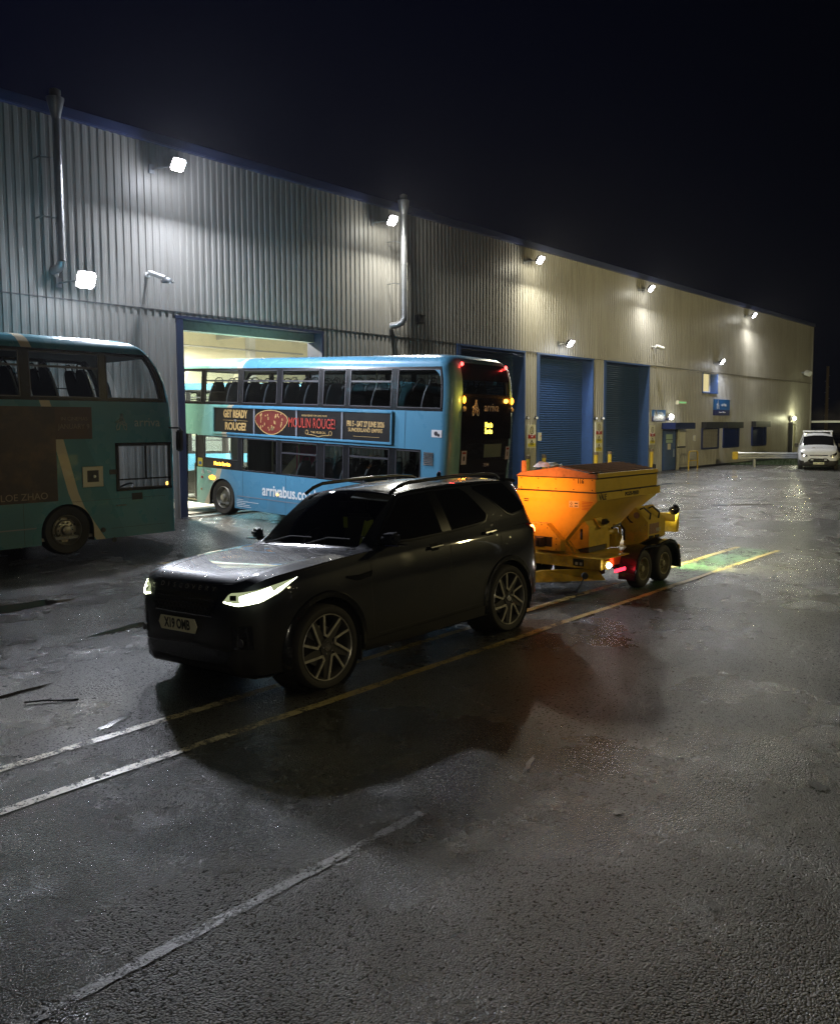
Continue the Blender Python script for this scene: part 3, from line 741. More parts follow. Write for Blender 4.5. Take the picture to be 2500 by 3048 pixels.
# side canopy behind the corner
f = empty('canopy_shelter', (67.5, 19.6, 0), 0, 'low pale flat roofed canopy behind the far corner of the depot', 'canopy')
s = M(); s.box(-.5, 2.6, -3.5, 1.5, 2.55, 2.7); s.build('roof', 'white_paint', f); 
for dx, dy in ((-.3, -3.3), (2.4, -3.3)):
    s = M(); s.cyl((dx, dy, 0), (dx, dy, 2.55), .06, 10); s.build('post', 'galv', f)
# telegraph pole
f = empty('telegraph_pole', (80.6, 22.1, 0), 0, 'wooden telegraph pole with climbing steps standing beyond the depot', 'telegraph pole')
s = M(); s.cyl((0, 0, 0), (0, 0, 7.5), .16, 12, r1=.11); s.build('pole', 'wood', f, smooth=True)
for k in range(8):
    s = M(); a = 1 if k % 2 else -1; s.cyl((0, 0, 3.2+k*.5), (.22*a*.65, -.22*a*.76, 3.2+k*.5), .012, 6); s.build('step', 'galv', f)

# yard lamp columns behind the viewpoint
def yard_lamp(x, y, h, lab, e, col, aim, spot, blend, size=.35):
    f = empty('yard_lamp', (x, y, gz(x, y)), 0, lab, 'lamp post', 'lamp posts in the yard')
    s = M(); s.cyl((0, 0, 0), (0, 0, h), .09, 12, r1=.06); s.build('post', 'galv', f, smooth=True)
    a = Vector(aim).normalized(); s = M(); c = Vector((0, 0, h))
    s.cyl(c-a*.12, c+a*.1, .2, 14); s.build('head', 'black_plastic', f, smooth=True)
    s = M(); s.cyl(c+a*.1, c+a*.11, .18, 14); s.build('lens', 'lamp_warm', f)
    add_light('yard_beam', 'SPOT', tuple(c+a*.2), e, col, f, a, size=size, spot=spot, blend=blend)
    return f
yl = yard_lamp(25.5, -7, 8.5, 'tall yard lamp post behind the viewpoint facing the shutters', 9600, (1., .83, .38), (.72, .80, -.10), R(72), .12)
add_light('yard_beam', 'SPOT', (-.2, .2, 8.3), 2100, (1., .84, .40), yl, (-16., 12.5, -8.6), size=.22, spot=R(44), blend=.5)
yard_lamp(11.5, -9.0, 8.0, 'yard lamp post behind the viewpoint leaning over the tarmac', 330, (1., .86, .5), (-.06, 1, -.60), R(62), .6)
yard_lamp(-3.5, -5.0, 5.0, 'short yard lamp post just behind the viewpoint', 400, (1., .90, .68), (.8, .95, -.55), R(96), .9)

f = empty('stick', (3.55, 7.42, gz(3.55, 7.42)+.012), math.radians(-40), 'thin black stick lying on wet tarmac in front of the parked dark bus', 'stick')
s = M(); s.tube([(-.22, 0, 0), (-.05, .015, .006), (.1, -.01, .004), (.24, .012, 0)], .009, 6); s.build('stem', 'black_plastic', f); s = M(); s.tube([(-.05, .015, .006), (-.0, .05, .01)], .005, 5); s.build('twig', 'black_plastic', f)
# ------------------------------------------------------------------ buses
def livery(name, front, rear, cream=(.60, .56, .42), rear_fade=True):
    m, nt, out = new_mat(name)
    b = pbsdf(nt, out, rear, .28, 0, .5)
    tc = nt.nodes.new('ShaderNodeTexCoord'); sp = nt.nodes.new('ShaderNodeSeparateXYZ'); nt.links.new(tc.outputs['Object'], sp.inputs[0])
    X_, Z_ = sp.outputs['X'], sp.outputs['Z']
    fc = nt.nodes.new('ShaderNodeFloatCurve')
    cv = fc.mapping.curves[0]
    pts = [(.2, .70), (.9, .25), (1.2, .13), (2.2, -.12), (3.0, -.38), (4.2, -.72)]
    cv.points[0].location = (0, .9); cv.points[1].location = (1, .1)
    for z, s in pts: cv.points.new(z/5., (s+1)/2.)
    for p in cv.points: p.handle_type = 'VECTOR'
    fc.mapping.update()
    nt.links.new(math_n(nt, 'MULTIPLY', Z_, .2), fc.inputs['Value'])
    c = math_n(nt, 'MULTIPLY_ADD', fc.outputs[0], 2., -1.)
    d = math_n(nt, 'SUBTRACT', X_, c)
    isf = math_n(nt, 'GREATER_THAN', d, 0.)
    isc = math_n(nt, 'LESS_THAN', math_n(nt, 'ABSOLUTE', d), .10)
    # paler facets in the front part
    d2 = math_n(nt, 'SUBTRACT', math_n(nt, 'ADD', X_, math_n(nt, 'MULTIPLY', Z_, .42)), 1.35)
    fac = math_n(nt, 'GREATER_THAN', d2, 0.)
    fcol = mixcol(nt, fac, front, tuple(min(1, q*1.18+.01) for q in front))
    rcol = rear
    if rear_fade:
        k = nt.nodes.new('ShaderNodeMapRange'); nt.links.new(X_, k.inputs[0]); k.inputs[1].default_value = -7.42; k.inputs[2].default_value = -7.6
        rcol = mixcol(nt, k.outputs[0], rear, front)
    n = noise_node(nt, 1.3, 4, vec=tc.outputs['Object'])
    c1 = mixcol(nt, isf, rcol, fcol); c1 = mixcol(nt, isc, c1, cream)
    dirt = ramp(nt, math_n(nt, 'ADD', math_n(nt, 'MULTIPLY', n.outputs[0], .8), math_n(nt, 'MULTIPLY', Z_, -.35)), .12, .55)
    c1 = mixcol(nt, math_n(nt, 'MULTIPLY', dirt, .35), c1, (.05, .05, .045))
    nt.links.new(c1, b.inputs['Base Color'])
    nt.links.new(math_n(nt, 'MULTIPLY_ADD', n.outputs[0], .15, .2), b.inputs['Roughness'])
    w = noise_node(nt, 1.1, 2, vec=tc.outputs['Object'])
    bp = nt.nodes.new('ShaderNodeBump'); bp.inputs['Strength'].default_value = .12; bp.inputs['Distance'].default_value = .03
    nt.links.new(w.outputs[0], bp.inputs['Height']); nt.links.new(bp.outputs[0], b.inputs['Normal']); nt.links.new(bp.outputs[0], b.inputs['Coat Normal'])
    return m
TURQ = (.24, .56, .52); BLUE = (.095, .30, .47)
livery('bus_livery_blue', TURQ, BLUE)
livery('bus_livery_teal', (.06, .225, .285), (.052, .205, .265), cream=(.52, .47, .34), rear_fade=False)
glass('bus_glass', (.62, .66, .66), 1., .02, drops=1.0, dcoord=60)
glass('bus_glass_dry', (.80, .83, .83), 1., .02)
mat('window_black', (.014, .014, .016), .22, coat=.3)
mat('window_trim', (.05, .05, .06), .35)
mat('bus_inner', (.20, .21, .20), .6)
mat('bus_ceiling', (.45, .46, .42), .6)
mat('seat_cloth', (.014, .015, .02), .8)
mat('seat_trim', (.22, .24, .28), .4)
mat('rail_pale', (.55, .56, .38), .4)
mat('pink_panel', (.60, .03, .16), .5)
mat('ad_black', (.010, .009, .009), .35, coat=.2)
mat('ad_maroon', (.045, .018, .013), .4, var=.5, scale=1.6)
mat('ad_gold', (.62, .42, .16), .5)
mat('ad_red', (.50, .05, .03), .5)
mat('ad_dim', (.26, .21, .16), .5)
mat('ad_deepred', (.16, .02, .012), .5, var=.4, scale=9)
mat('logo_white', (.85, .88, .9), .4)
mat('logo_grey', (.45, .52, .50), .4)
mat('wheel_metal', (.30, .29, .24), .45, .6, dirt=.4)
emis('amber', (1., .30, .02), 9); emis('amber_soft', (1., .5, .08), 6)
emis('red_marker', (1., .06, .05), 9); emis('led_yellow', (1., .72, .08), 5)
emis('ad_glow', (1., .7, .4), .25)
def blotch(name):
    m, nt, out = new_mat(name); b = pbsdf(nt, out, (.03, .02, .015), .45)
    n = noise_node(nt, 1.9, 6, rough=.65); n2 = noise_node(nt, .8, 3)
    c = mixcol(nt, ramp(nt, n.outputs[0], .45, .75), (.018, .010, .009), (.10, .055, .03)); c = mixcol(nt, ramp(nt, n2.outputs[0], .55, .7), c, (.03, .015, .012))
    nt.links.new(c, b.inputs['Base Color'])
blotch('ad_film')

HW = 1.27
def fs(z):
    t = [(1.2, 0), (2.3, .0), (3.0, .07), (3.4, .16), (3.76, .33), (4.05, .60), (4.2, .85), (4.26, 1.2)]
    if z <= t[0][0]: return 0.
    for (a, va), (b, vb) in zip(t, t[1:]):
        if z <= b: return va+(vb-va)*(z-a)/(b-a)
    return t[-1][1]
def rs(z):
    t = [(.3, .12), (1.4, .05), (2.4, .0), (3.3, .0), (3.7, .03), (3.95, .10), (4.1, .2), (4.2, .36), (4.26, .8)]
    if z <= t[0][0]: return t[0][1]
    for (a, va), (b, vb) in zip(t, t[1:]):
        if z <= b: return va+(vb-va)*(z-a)/(b-a)
    return t[-1][1]
def inset(z):
    t = [(2.9, 0), (3.95, .05), (4.05, .09), (4.13, .15), (4.19, .26), (4.23, .42), (4.25, .75), (4.26, 1.1)]
    if z <= t[0][0]: return 0.
    for (a, va), (b, vb) in zip(t, t[1:]):
        if z <= b: return va+(vb-va)*(z-a)/(b-a)
    return t[-1][1]
sm = lambda t: 0 if t < 0 else 1 if t > 1 else t*t*(3-2*t)
def bpt(s, y, z, off=0.):
    k = (HW-inset(z)-off)/HW
    wf = sm((s-.9)/1.55); wr = sm((-s-6.4)/1.3)
    s2 = s-fs(z)*wf+rs(z)*wr
    if off: s2 -= off*wf*(1 if s > 2.1 else 0)-off*wr*(1 if s < -7.4 else 0)
    return (s2, y*k, z)
UP = [(-7.34, -6.08), (-5.92, -4.63), (-4.5, -3.75), (-3.62, -2.30), (-2.13, -.81), (-.63, .76), (.91, 2.2)]
def bus(name, pos, aa, left, upv, cfg):
    b = empty(name, (0, 0, 0), 0, cfg['label'], 'bus', cfg.get('group'))
    mtx = Matrix((aa, left, upv)).transposed().to_4x4(); mtx.translation = pos
    b.matrix_world = mtx
    liv = cfg['livery']; gl = cfg['glass']
    low = cfg['low']  # {'L': [(s0,s1,z0,z1)], 'R': ...}
    wins = {}
    for sd in 'LR': wins[sd] = [(a, c, 3.04, 3.90) for a, c in UP]+low[sd]
    holes = dict(wins); holes = {k: list(v) for k, v in wins.items()}
    if cfg.get('door', True): holes['L'].append((1.09, 2.3, .30, 2.15))
    axles = [0., -5.25]
    sb = {-7.38, 2.33}
    for sd in 'LR':
        for w in holes[sd]: sb |= {w[0], w[1]}
    for a in axles: sb |= {a-.62, a+.62}
    sb |= {round(-7.38+.68*i, 3) for i in range(1, 14)}
    sb = sorted(x for x in sb if -7.38 <= x <= 2.33)
    sb2 = [sb[0]]
    for x in sb[1:]:
        if x-sb2[-1] > .002: sb2.append(x)
    sb = sb2
    rearp = [(-7.70, 0), (-7.70, .35), (-7.69, .7), (-7.67, .96)]+[(-7.38-.29*math.cos(t), .98+.29*math.sin(t)) for t in (R(22), R(45), R(67))]
    frontp = [(2.33+.14*math.sin(t), .99+.28*math.cos(t)) for t in (R(20), R(45), R(70))]+[(2.48, .86), (2.51, .4), (2.52, 0)]
    half = [(p[0], p[1], 'r') for p in rearp]+[(s, HW, 's') for s in sb]+[(p[0], p[1], 'f') for p in frontp]
    ring = half+[(s, -y, k) for s, y, k in reversed(half[1:-1])]
    zb = {.24, .57, 1.05, 1.25, 2.13, 2.22, 2.98, 3.04, 3.90, 3.95, .3, 2.15, 1.0, 1.5, 2.3, 3.38, 3.68, 4.05, 4.13, 4.19, 4.23, 4.25, 4.26, 3.3, 3.6}
    for sd in 'LR':
        for w in holes[sd]: zb |= {w[2], w[3]}
    zb = sorted(zb); zz = [zb[0]]
    for z in zb[1:]:
        if z-zz[-1] > .004: zz.append(z)
    n = len(ring)
    def cell(i, j):
        s0, y0, k0 = ring[i]; s1, y1, k1 = ring[(i+1) % n]; z0, z1 = zz[j], zz[j+1]
        sm_, ym, zm = (s0+s1)/2, (y0+y1)/2, (z0+z1)/2
        if k0 == 's' and k1 == 's':
            sd = 'L' if ym > 0 else 'R'
            for w in holes[sd]:
                if w[0] < sm_ < w[1] and w[2] < zm < w[3]: return None
            for a in axles:
                if abs(sm_-a) < .62 and zm < 1.05: return None
            if 2.98 < zm < 3.95: return 1
            if 1.25 < zm < 2.13 and -6.9 < sm_ and (sd == 'L' or cfg.get('lowband')): return 1
            return 0
        if 'f' in (k0, k1) and abs(ym) < 1.15:
            if 1.0 < zm < 2.3 and abs(ym) < 1.05: return None
            if 3.04 < zm < 3.9 and abs(ym) < 1.05: return None
            if zm > 1.0 and zm < 2.98: return 1 if zm < 2.98 and zm > 2.3 else 0
        if 'r' in (k0, k1) and abs(ym) < .97:
            if 3.38 < zm < 3.68: return None
            if .6 < zm < 4.05: return 1
        return 0
    def shell(off, name_, mats, only=None):
        mb = M(); vs = [bpt(s, y, z, off) for s, y, _ in ring for z in zz]
        fsx = []; mi = []
        for i in range(n):
            for j in range(len(zz)-1):
                c = cell(i, j)
                if c is None: continue
                a, d = i*len(zz)+j, ((i+1) % n)*len(zz)+j
                fsx.append((a, a+1, d+1, d)); mi.append(c)
        mb.v = [tuple(v) for v in vs]; mb.f = fsx; mb.mi = mi
        top = [i*len(zz)+len(zz)-1 for i in range(n)]
        mb.f.append(tuple(top)); mb.mi.append(0)
        return mb.build(name_, mats, b, smooth=True, merge=True, angle=28)
    # arch fillers added on the same surface
    body = shell(0., 'body', [liv, 'window_black'])
    for sgn in (1, -1):
        for a in axles:
            bm = M()
            rr, zc = .53, .46
            arc = [(a+rr*math.cos(t), zc+rr*math.sin(t)) for t in [math.pi*k/16 for k in range(17)]]
            arc = [(a+rr, .24)]+arc+[(a-rr, .24)]
            outer = [(a+.62, .24)]+[(a+.62, .46+.59*k/4) for k in range(5)]+[(a+.62-1.24*k/8, 1.05) for k in range(1, 8)]+[(a-.62, 1.05-.59*k/4) for k in range(5)]+[(a-.62, .24)]
            m_ = min(len(arc), len(outer))
            vs = [(x, sgn*HW, z) for x, z in arc[:m_]]+[(x, sgn*HW, z) for x, z in outer[:m_]]
            bm.add(vs, [(k, k+1, k+1+m_, k+m_) if sgn < 0 else (k+m_, k+1+m_, k+1, k) for k in range(m_-1)])
            bm.mat(1); ins = [(x, sgn*(HW-d), z) for x, z in arc for d in (0, .42)]
            bm.add(ins, [(2*k, 2*k+1, 2*k+3, 2*k+2) for k in range(len(arc)-1)]); bm.mat(0)
            bm.mat(1); bm.add([(a-rr, sgn*(HW-.42), .24), (a+rr, sgn*(HW-.42), .24), (a+rr, sgn*(HW-.42), 1.05), (a-rr, sgn*(HW-.42), 1.05)], [(0, 1, 2, 3)]); bm.mat(0)
            bm.build('wheel_arch', [liv, 'rubber'], b)
    shell(.045, 'lining', ['bus_inner', 'window_black'])
    # panes
    def pane(sd, w, nm='window'):
        sg = 1 if sd == 'L' else -1
        mb = M(); us = [w[0]+(w[1]-w[0])*k/6 for k in range(7)]; vs_ = [w[2]+(w[3]-w[2])*k/4 for k in range(5)]
        mb.grid(lambda u, v: bpt(u, sg*HW, v, .012), us, vs_)
        o = mb.build(nm, gl, b, smooth=True)
        f = M()
        def bar(u0, u1, v0, v1, dy=.006, th=.02):
            for (ua, ub) in [(u0+(u1-u0)*q/4, u0+(u1-u0)*(q+1)/4) for q in range(4)] if u1-u0 > .2 else [(u0, u1)]:
                for (va, vb) in [(v0+(v1-v0)*q/3, v0+(v1-v0)*(q+1)/3) for q in range(3)] if v1-v0 > .2 else [(v0, v1)]:
                    P = [bpt(x, sg*HW, z, -dy) for x, z in ((ua, va), (ub, va), (ub, vb), (ua, vb))]; Q = [bpt(x, sg*HW, z, th) for x, z in ((ua, va), (ub, va), (ub, vb), (ua, vb))]
                    f.add(P+Q, [(0, 1, 2, 3), (7, 6, 5, 4), (0, 4, 5, 1), (1, 5, 6, 2), (2, 6, 7, 3), (3, 7, 4, 0)])
        t = .022
        bar(w[0], w[1], w[3]-t, w[3]); bar(w[0], w[1], w[2], w[2]+t); bar(w[0], w[0]+t, w[2], w[3]); bar(w[1]-t, w[1], w[2], w[3])
        if len(w) > 4 and w[4]: bar(w[0], w[1], w[3]-w[4]-.03, w[3]-w[4]+.01)
        f.build('window_frame', 'window_trim', o)
        return o
    tip = {1: .27, 3: .27, 4: .27, 5: .27}
    for sd in 'LR':
        for k, w in enumerate(wins[sd]):
            t_ = tip.get(k, 0) if k < 7 else (w[4] if len(w) > 4 else 0)
            pane(sd, tuple(w[:4])+(t_,))
    # rounded corner fillets on the end upper windows
    for sd, sg in (('L', 1), ('R', -1)):
        for (su, zu, ds, dz) in ((-7.34, 3.90, .3, -.3), (2.2, 3.90, -.25, -.22)):
            mb = M(); k = 8; arc = [(su+ds*(1-math.sin(math.pi/2*q/k)), zu+dz*(1-math.cos(math.pi/2*q/k))) for q in range(k+1)]
            P = [bpt(su, sg*HW, zu, -.004)]+[bpt(x, sg*HW, z, -.004) for x, z in arc]
            mb.add(P, [(0, q+1, q+2) for q in range(k)]); mb.build('corner_fillet', 'window_black' if su > 0 else liv, b)
    # end panes
    for (z0, z1, yy, s_, fr) in ((1.0, 2.3, 1.0, 2.5, True), (3.04, 3.9, 1.0, 2.5, True), (3.38, 3.68, .95, -7.7, False)):
        mb = M()
        pl = [(p[0], p[1]) for p in (frontp if fr else rearp) if p[1] <= 1.06]
        pl = sorted(pl, key=lambda p: p[1]); full = [(s, -y) for s, y in reversed(pl[1:])]+pl
        mb.grid(lambda u, v: bpt(full[u][0], full[u][1], v, .01), list(range(len(full))), [z0+(z1-z0)*k/4 for k in range(5)])
        mb.build('windscreen' if fr else 'rear_window', gl, b, smooth=True)
    # floors
    s = M(); s.box(-7.2, 2.3, -1.2, 1.2, .30, .36); s.build('lower_floor', 'bus_inner', b)
    s = M(); s.box(-7.3, 2.0, -1.2, 1.2, 2.36, 2.46); s.build('upper_floor', 'bus_inner', b)
    s = M(); s.box(-7.0, 1.5, -1.0, 1.0, 4.06, 4.08); s.build('ceiling_panel', 'bus_ceiling', b)
    s = M(); s.box(-7.62, -6.1, -1.15, 1.15, .36, 1.25); s.build('engine_hump', 'bus_inner', b)
    # seats
    sd_ = M(); sd_.mat(0)
    prof = [(-.20, .0), (.20, .0), (.23, .25), (.215, .48), (.17, .62), (.10, .69), (-.10, .69), (-.17, .62), (-.215, .48), (-.23, .25)]
    def sp(y, h, d): return (-.05-h*.26+d, y, .45+h)
    a = [sp(y, h, 0) for y, h in prof]; sd_.prism(a, (-.07, 0, -.0))
    sd_.prism([(-.02, -.22, .42), (.40, -.22, .45), (.40, -.22, .53), (-.05, -.22, .52)], (0, .44, 0))
    seat_me = None
    tr = M()
    e = [sp(y*1.03, h, -.035) for y, h in prof]
    tr.tube([e[1], e[2], e[3], e[4]], .016, 6); tr.tube([e[0], e[9], e[8], e[7]], .016, 6)
    hd = M(); hd.tube([sp(-.13, .66, -.03), sp(-.12, .75, -.03), sp(-.06, .80, -.03), sp(.06, .80, -.03), sp(.12, .75, -.03), sp(.13, .66, -.03)], .014, 6)
    cells = [(x, y, 2.46) for x in [-6.6+.74*i for i in range(11)] for y in (-.95, -.50, .50, .95)]
    cells += [(x, y, .5) for x in (-5.6, -4.85, -4.1, -3.35, -2.6) for y in (-.92, -.47, .47, .92)]
    first = None
    for (x, y, z) in cells:
        if cfg.get('half_seats') and abs(y) < .6 and x < -3 and z > 1: pass
        if first is None:
            first = sd_.build('seat', 'seat_cloth', b, smooth=True, angle=50); tr.build('trim', 'seat_trim', first, smooth=True); hd.build('grab_handle', 'black_plastic', first, smooth=True)
            first.location = (x, y, z)
        else:
            c = dup(first, b, (x, y, z))
            for ch in first.children: dup(ch, c)
    # handrails and cab things
    for (x, y, z0, z1) in ((-1.3, .45, 2.46, 4.05), (-4.1, -.3, 2.46, 4.05), (-.2, -.35, .36, 2.36), (.75, .35, .36, 2.36), (-2.0, .35, .36, 2.36), (-3.2, -.35, .36, 2.36)):
        s = M(); s.cyl((x, y, z0), (x, y, z1), .02, 8); s.build('handrail', 'rail_pale', b, smooth=True)
    s = M(); s.tube([(1.95, -1.1, 3.0), (1.95, 1.1, 3.0)], .022, 8); s.build('handrail', 'black_plastic', b, smooth=True)
    s = M(); s.tube([(2.0, 1.05, 3.32), (-.0, 1.19, 3.32)], .012, 6); s.build('handrail', 'black_plastic', b, smooth=True)
    s = M(); s.box(1.75, 2.35, -1.15, .2, .9, 1.12); s.build('dashboard', 'black_plastic', b, bevel=.03)
    s = M(); s.lathe([(.22, 0), (.24, .02), (.22, .04), (.2, .02), (.22, 0)], (0, 0, 0), 'Z', 20); o = s.build('steering_wheel', 'black_plastic', b, smooth=True); o.location = (1.6, -.6, 1.15); o.rotation_euler = (0, -.5, 0)
    s = M(); s.box(.72, .77, -1.18, -.25, .4, 2.1); s.build('cab_partition', 'bus_inner', b)
    s = M(); s.box(1.0, 1.4, -.85, -.4, .75, .85); s.box(.86, .96, -.85, -.4, .85, 1.45); s.build('driver_seat', 'seat_cloth', b, bevel=.03)
    # wheels
    for a in axles:
        for sg in (1, -1):
            w = M(); w.lathe([(.30, 0), (.33, .02), (.44, .035), (.475, .0), (.48, -.05), (.48, -.24), (.46, -.27), (.3, -.28)], (0, 0, 0), 'Y', 36)
            if sg < 0: w.v = [(x, -y, z) for x, y, z in w.v]; w.f = [tuple(reversed(f)) for f in w.f]
            wo = w.build('wheel', 'rubber', b, smooth=True, angle=50); wo.location = (a, sg*(HW-.06), .48)
            r_ = M(); r_.lathe([(.300, .015), (.285, .03), (.27, -.03), (.24, -.10), (.20, -.10), (.175, -.05), (.10, -.03), (.09, .03), (.06, .05), (.001, .05)], (0, 0, 0), 'Y', 30)
            for k in range(10):
                t = 2*math.pi*k/10; r_.cyl((.145*math.cos(t), -.05, .145*math.sin(t)), (.145*math.cos(t), .0, .145*math.sin(t)), .017, 6)
            for k in range(8):
                t = 2*math.pi*(k+.5)/8; r_.mat(1); r_.cyl((.235*math.cos(t), -.102, .235*math.sin(t)), (.235*math.cos(t), -.092, .235*math.sin(t)), .028, 8); r_.mat(0)
            if sg < 0: r_.v = [(x, -y, z) for x, y, z in r_.v]; r_.f = [tuple(reversed(f)) for f in r_.f]
            r_.build('rim', ['wheel_metal', 'black_plastic'], wo, smooth=True, angle=40)
    s = M(); s.box(-7.3, 2.2, -1.0, 1.0, .28, .31); s.build('underframe', 'black_plastic', b)
    # skirt seams and cant rails
    for sg in (1, -1):
        s = M()
        for (x0, x1) in ((-7.3, -5.88), (-4.6, -.62)):
            s.box(x0, x1, sg*HW-(0 if sg > 0 else .004), sg*HW+(.004 if sg > 0 else 0), .565, .585)
        s.build('skirt_trim', 'seat_trim', b)
        for x in (-.85, -2.5, -4.0, -6.0, -6.95):
            s = M(); s.box(x-.003, x+.003, sg*HW-(.0 if sg > 0 else .002), sg*HW+(.002 if sg > 0 else 0), .26, 1.24); s.build('panel_seam', 'black_plastic', b)
        s = M(); s.box(-6.35, -6.345, sg*HW-(.0 if sg > 0 else .002), sg*HW+(.002 if sg > 0 else 0), 2.14, 2.98)
        s.build('panel_seam', 'black_plastic', b)
    return b

def YL(x, z, d=0.): return (x, HW+d, z)
# ---- blue bus
yaw, pt_ = 1.61, .04
AA = Vector((math.cos(yaw)*math.cos(pt_), math.sin(yaw)*math.cos(pt_), math.sin(pt_)))
LL = Vector((-math.sin(yaw), math.cos(yaw), 0)); UU = AA.cross(LL)
lowL = [(-.66, .76, 1.51, 2.12, 0), (-2.17, -.81, 1.27, 2.12, 0), (-3.60, -2.32, 1.27, 2.10, .27), (-4.48, -3.84, 1.27, 2.10, 0), (-5.90, -4.65, 1.27, 2.10, .22), (-6.82, -6.09, 1.40, 2.10, 0)]
lowR = [(1.1, 2.15, 1.2, 2.1, 0), (-2.17, -.81, 1.27, 2.12, 0), (-3.60, -2.32, 1.27, 2.10, 0), (-4.48, -3.84, 1.27, 2.10, 0), (-5.90, -4.65, 1.27, 2.10, 0)]
blue = bus('double_decker_bus', Vector((14.131, 19.197, .053))-LL*HW, AA, LL, UU,
    dict(label='blue and turquoise double decker bus backing out of the open depot doorway', livery='bus_livery_blue', glass='bus_glass', low={'L': lowL, 'R': lowR}, lowband=True, group='double decker buses'))
def T(parent, nm, s_, x, z, size, m_, sx=1., bold=0., sp=1., d=.004, al='CENTER', side='L', sy=1.):
    if side == 'L': return text(nm, s_, size, m_, parent, MX((x, HW+d, z), (-1, 0, 0), (0, 0, 1)), bold=bold, sx=sx, spacing=sp, align=al, sy=sy)
    if side == 'R': return text(nm, s_, size, m_, parent, MX((x, -HW-d, z), (1, 0, 0), (0, 0, 1)), bold=bold, sx=sx, spacing=sp, align=al, sy=sy)
s = M()
for a, c, p, q in ((-6.0, .38, 2.90, 2.96), (-6.0, .38, 2.19, 2.25)): s.box(a, c, HW, HW+.045, p, q)
s.box(.32, .38, HW, HW+.045, 2.25, 2.90); s.box(-6.0, -5.94, HW, HW+.045, 2.25, 2.90)
s.build('advert_frame', 'bus_livery_blue', blue, bevel=.012)
for (a, c) in ((-1.30, .32), (-2.88, -1.32), (-4.43, -2.90), (-5.94, -4.45)):
    s = M(); s.box(a, c, HW, HW+.012, 2.25, 2.90); s.build('advert_panel', 'ad_black', blue)
for x in (-1.31, -2.89, -4.44):
    s = M(); s.box(x-.025, x+.025, HW+.012, HW+.03, 2.25, 2.90); s.build('advert_strap', 'seat_trim', blue)
T(blue, 'lettering', 'GET READY', -.55, 2.74, .26, 'ad_gold', sx=.70, bold=.012, d=.016, sy=1.05)
T(blue, 'lettering', 'TO', -.55, 2.575, .07, 'sign_white', d=.016)
T(blue, 'lettering', 'ROUGE?', -.56, 2.41, .27, 'ad_gold', sx=.86, bold=.010, d=.016)
s = M(); s.box(-.48, -.05, HW+.013, HW+.016, 2.57, 2.578); s.box(-1.05, -.62, HW+.013, HW+.016, 2.57, 2.578); s.build('rule', 'ad_gold', blue)
# generic red stage picture panel
s = M(); c = [(-1.95+.62*math.cos(t)*(1 if math.sin(t) > 0 else .75+.25*(1+math.sin(t))), 2.63+(.25 if math.sin(t) > 0 else .37)*math.sin(t)) for t in [2*math.pi*k/28 for k in range(28)]]
s.prism([(x, HW+.013, z) for x, z in c], (0, .002, 0)); s.build('picture', 'ad_deepred', blue)
s = M(); s.ribbon([(x, z) for x, z in c+[c[0]]], .02, lambda x, z, h: (x, HW+.016+h, z), .002); s.build('picture_border', 'ad_gold', blue)
rnd = random.Random(5); s = M()
for k in range(26):
    x, z = -1.95+rnd.uniform(-.42, .42), 2.60+rnd.uniform(-.22, .2); s.box(x-.012, x+.012, HW+.016, HW+.018, z-rnd.uniform(.02, .07), z+.02)
s.build('picture_detail', 'ad_gold', blue)
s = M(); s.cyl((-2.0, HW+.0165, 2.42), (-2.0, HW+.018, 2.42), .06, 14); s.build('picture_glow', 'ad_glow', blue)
T(blue, 'lettering', 'MOULIN ROUGE!', -3.42, 2.585, .30, 'ad_red', sx=.70, d=.033, sy=1.15)
T(blue, 'lettering', "REVOLUTIONARY FILM COMES TO LIFE", -3.5, 2.78, .062, 'ad_gold', sx=.8, d=.016)
T(blue, 'lettering', "THE MUSICAL", -3.65, 2.375, .085, 'ad_gold', sx=1., d=.016)
s = M()
for sg in (1, -1):
    s.ribbon([(-3.65+sg*(.40+.05*math.cos(t)), 2.375+.05*math.sin(t)) for t in [2*math.pi*k/12 for k in range(13)]], .014, lambda x, z, h: (x, HW+.013+h, z), .003)
s.ribbon([(-3.25, 2.33), (-3.5, 2.31), (-3.65, 2.28), (-3.8, 2.31), (-4.05, 2.33)], .012, lambda x, z, h: (x, HW+.013+h, z), .003)
s.build('scroll', 'ad_gold', blue)
T(blue, 'lettering', 'FRI 5 - SAT 27 JUNE 2026', -5.17, 2.63, .15, 'ad_gold', sx=.72, bold=.005, d=.016, sy=1.15)
T(blue, 'lettering', 'SUNDERLAND EMPIRE', -5.17, 2.49, .125, 'ad_gold', sx=.86, d=.016, bold=.002)
s = M(); s.box(-5.6, -4.8, HW+.013, HW+.016, 2.34, 2.348); s.build('rule', 'ad_gold', blue)
T(blue, 'lettering', 'arrivabus.co.uk', -1.62, .80, .40, 'logo_white', sx=.84, bold=.008, al='LEFT', d=.004)
T(blue, 'lettering', 'arriva', 1.98, 2.58, .30, 'logo_white', sx=.84, al='CENTER', d=.004)
T(blue, 'lettering', '7594', .55, 1.14, .09, 'logo_white', al='CENTER')
s = M(); logo_mark(s, lambda u, v, h: (-u, HW+h+.002, v), -.82, 1.14, .13, w=.014); s.build('emblem', 'logo_white', blue)
rnd = random.Random(9); s = M()
for k in range(5): s.box(-.62-rnd.uniform(.25, .95), -.62, HW+.001, HW+.003, .30+.045*k, .312+.045*k)
s.build('small_print', 'logo_white', blue)
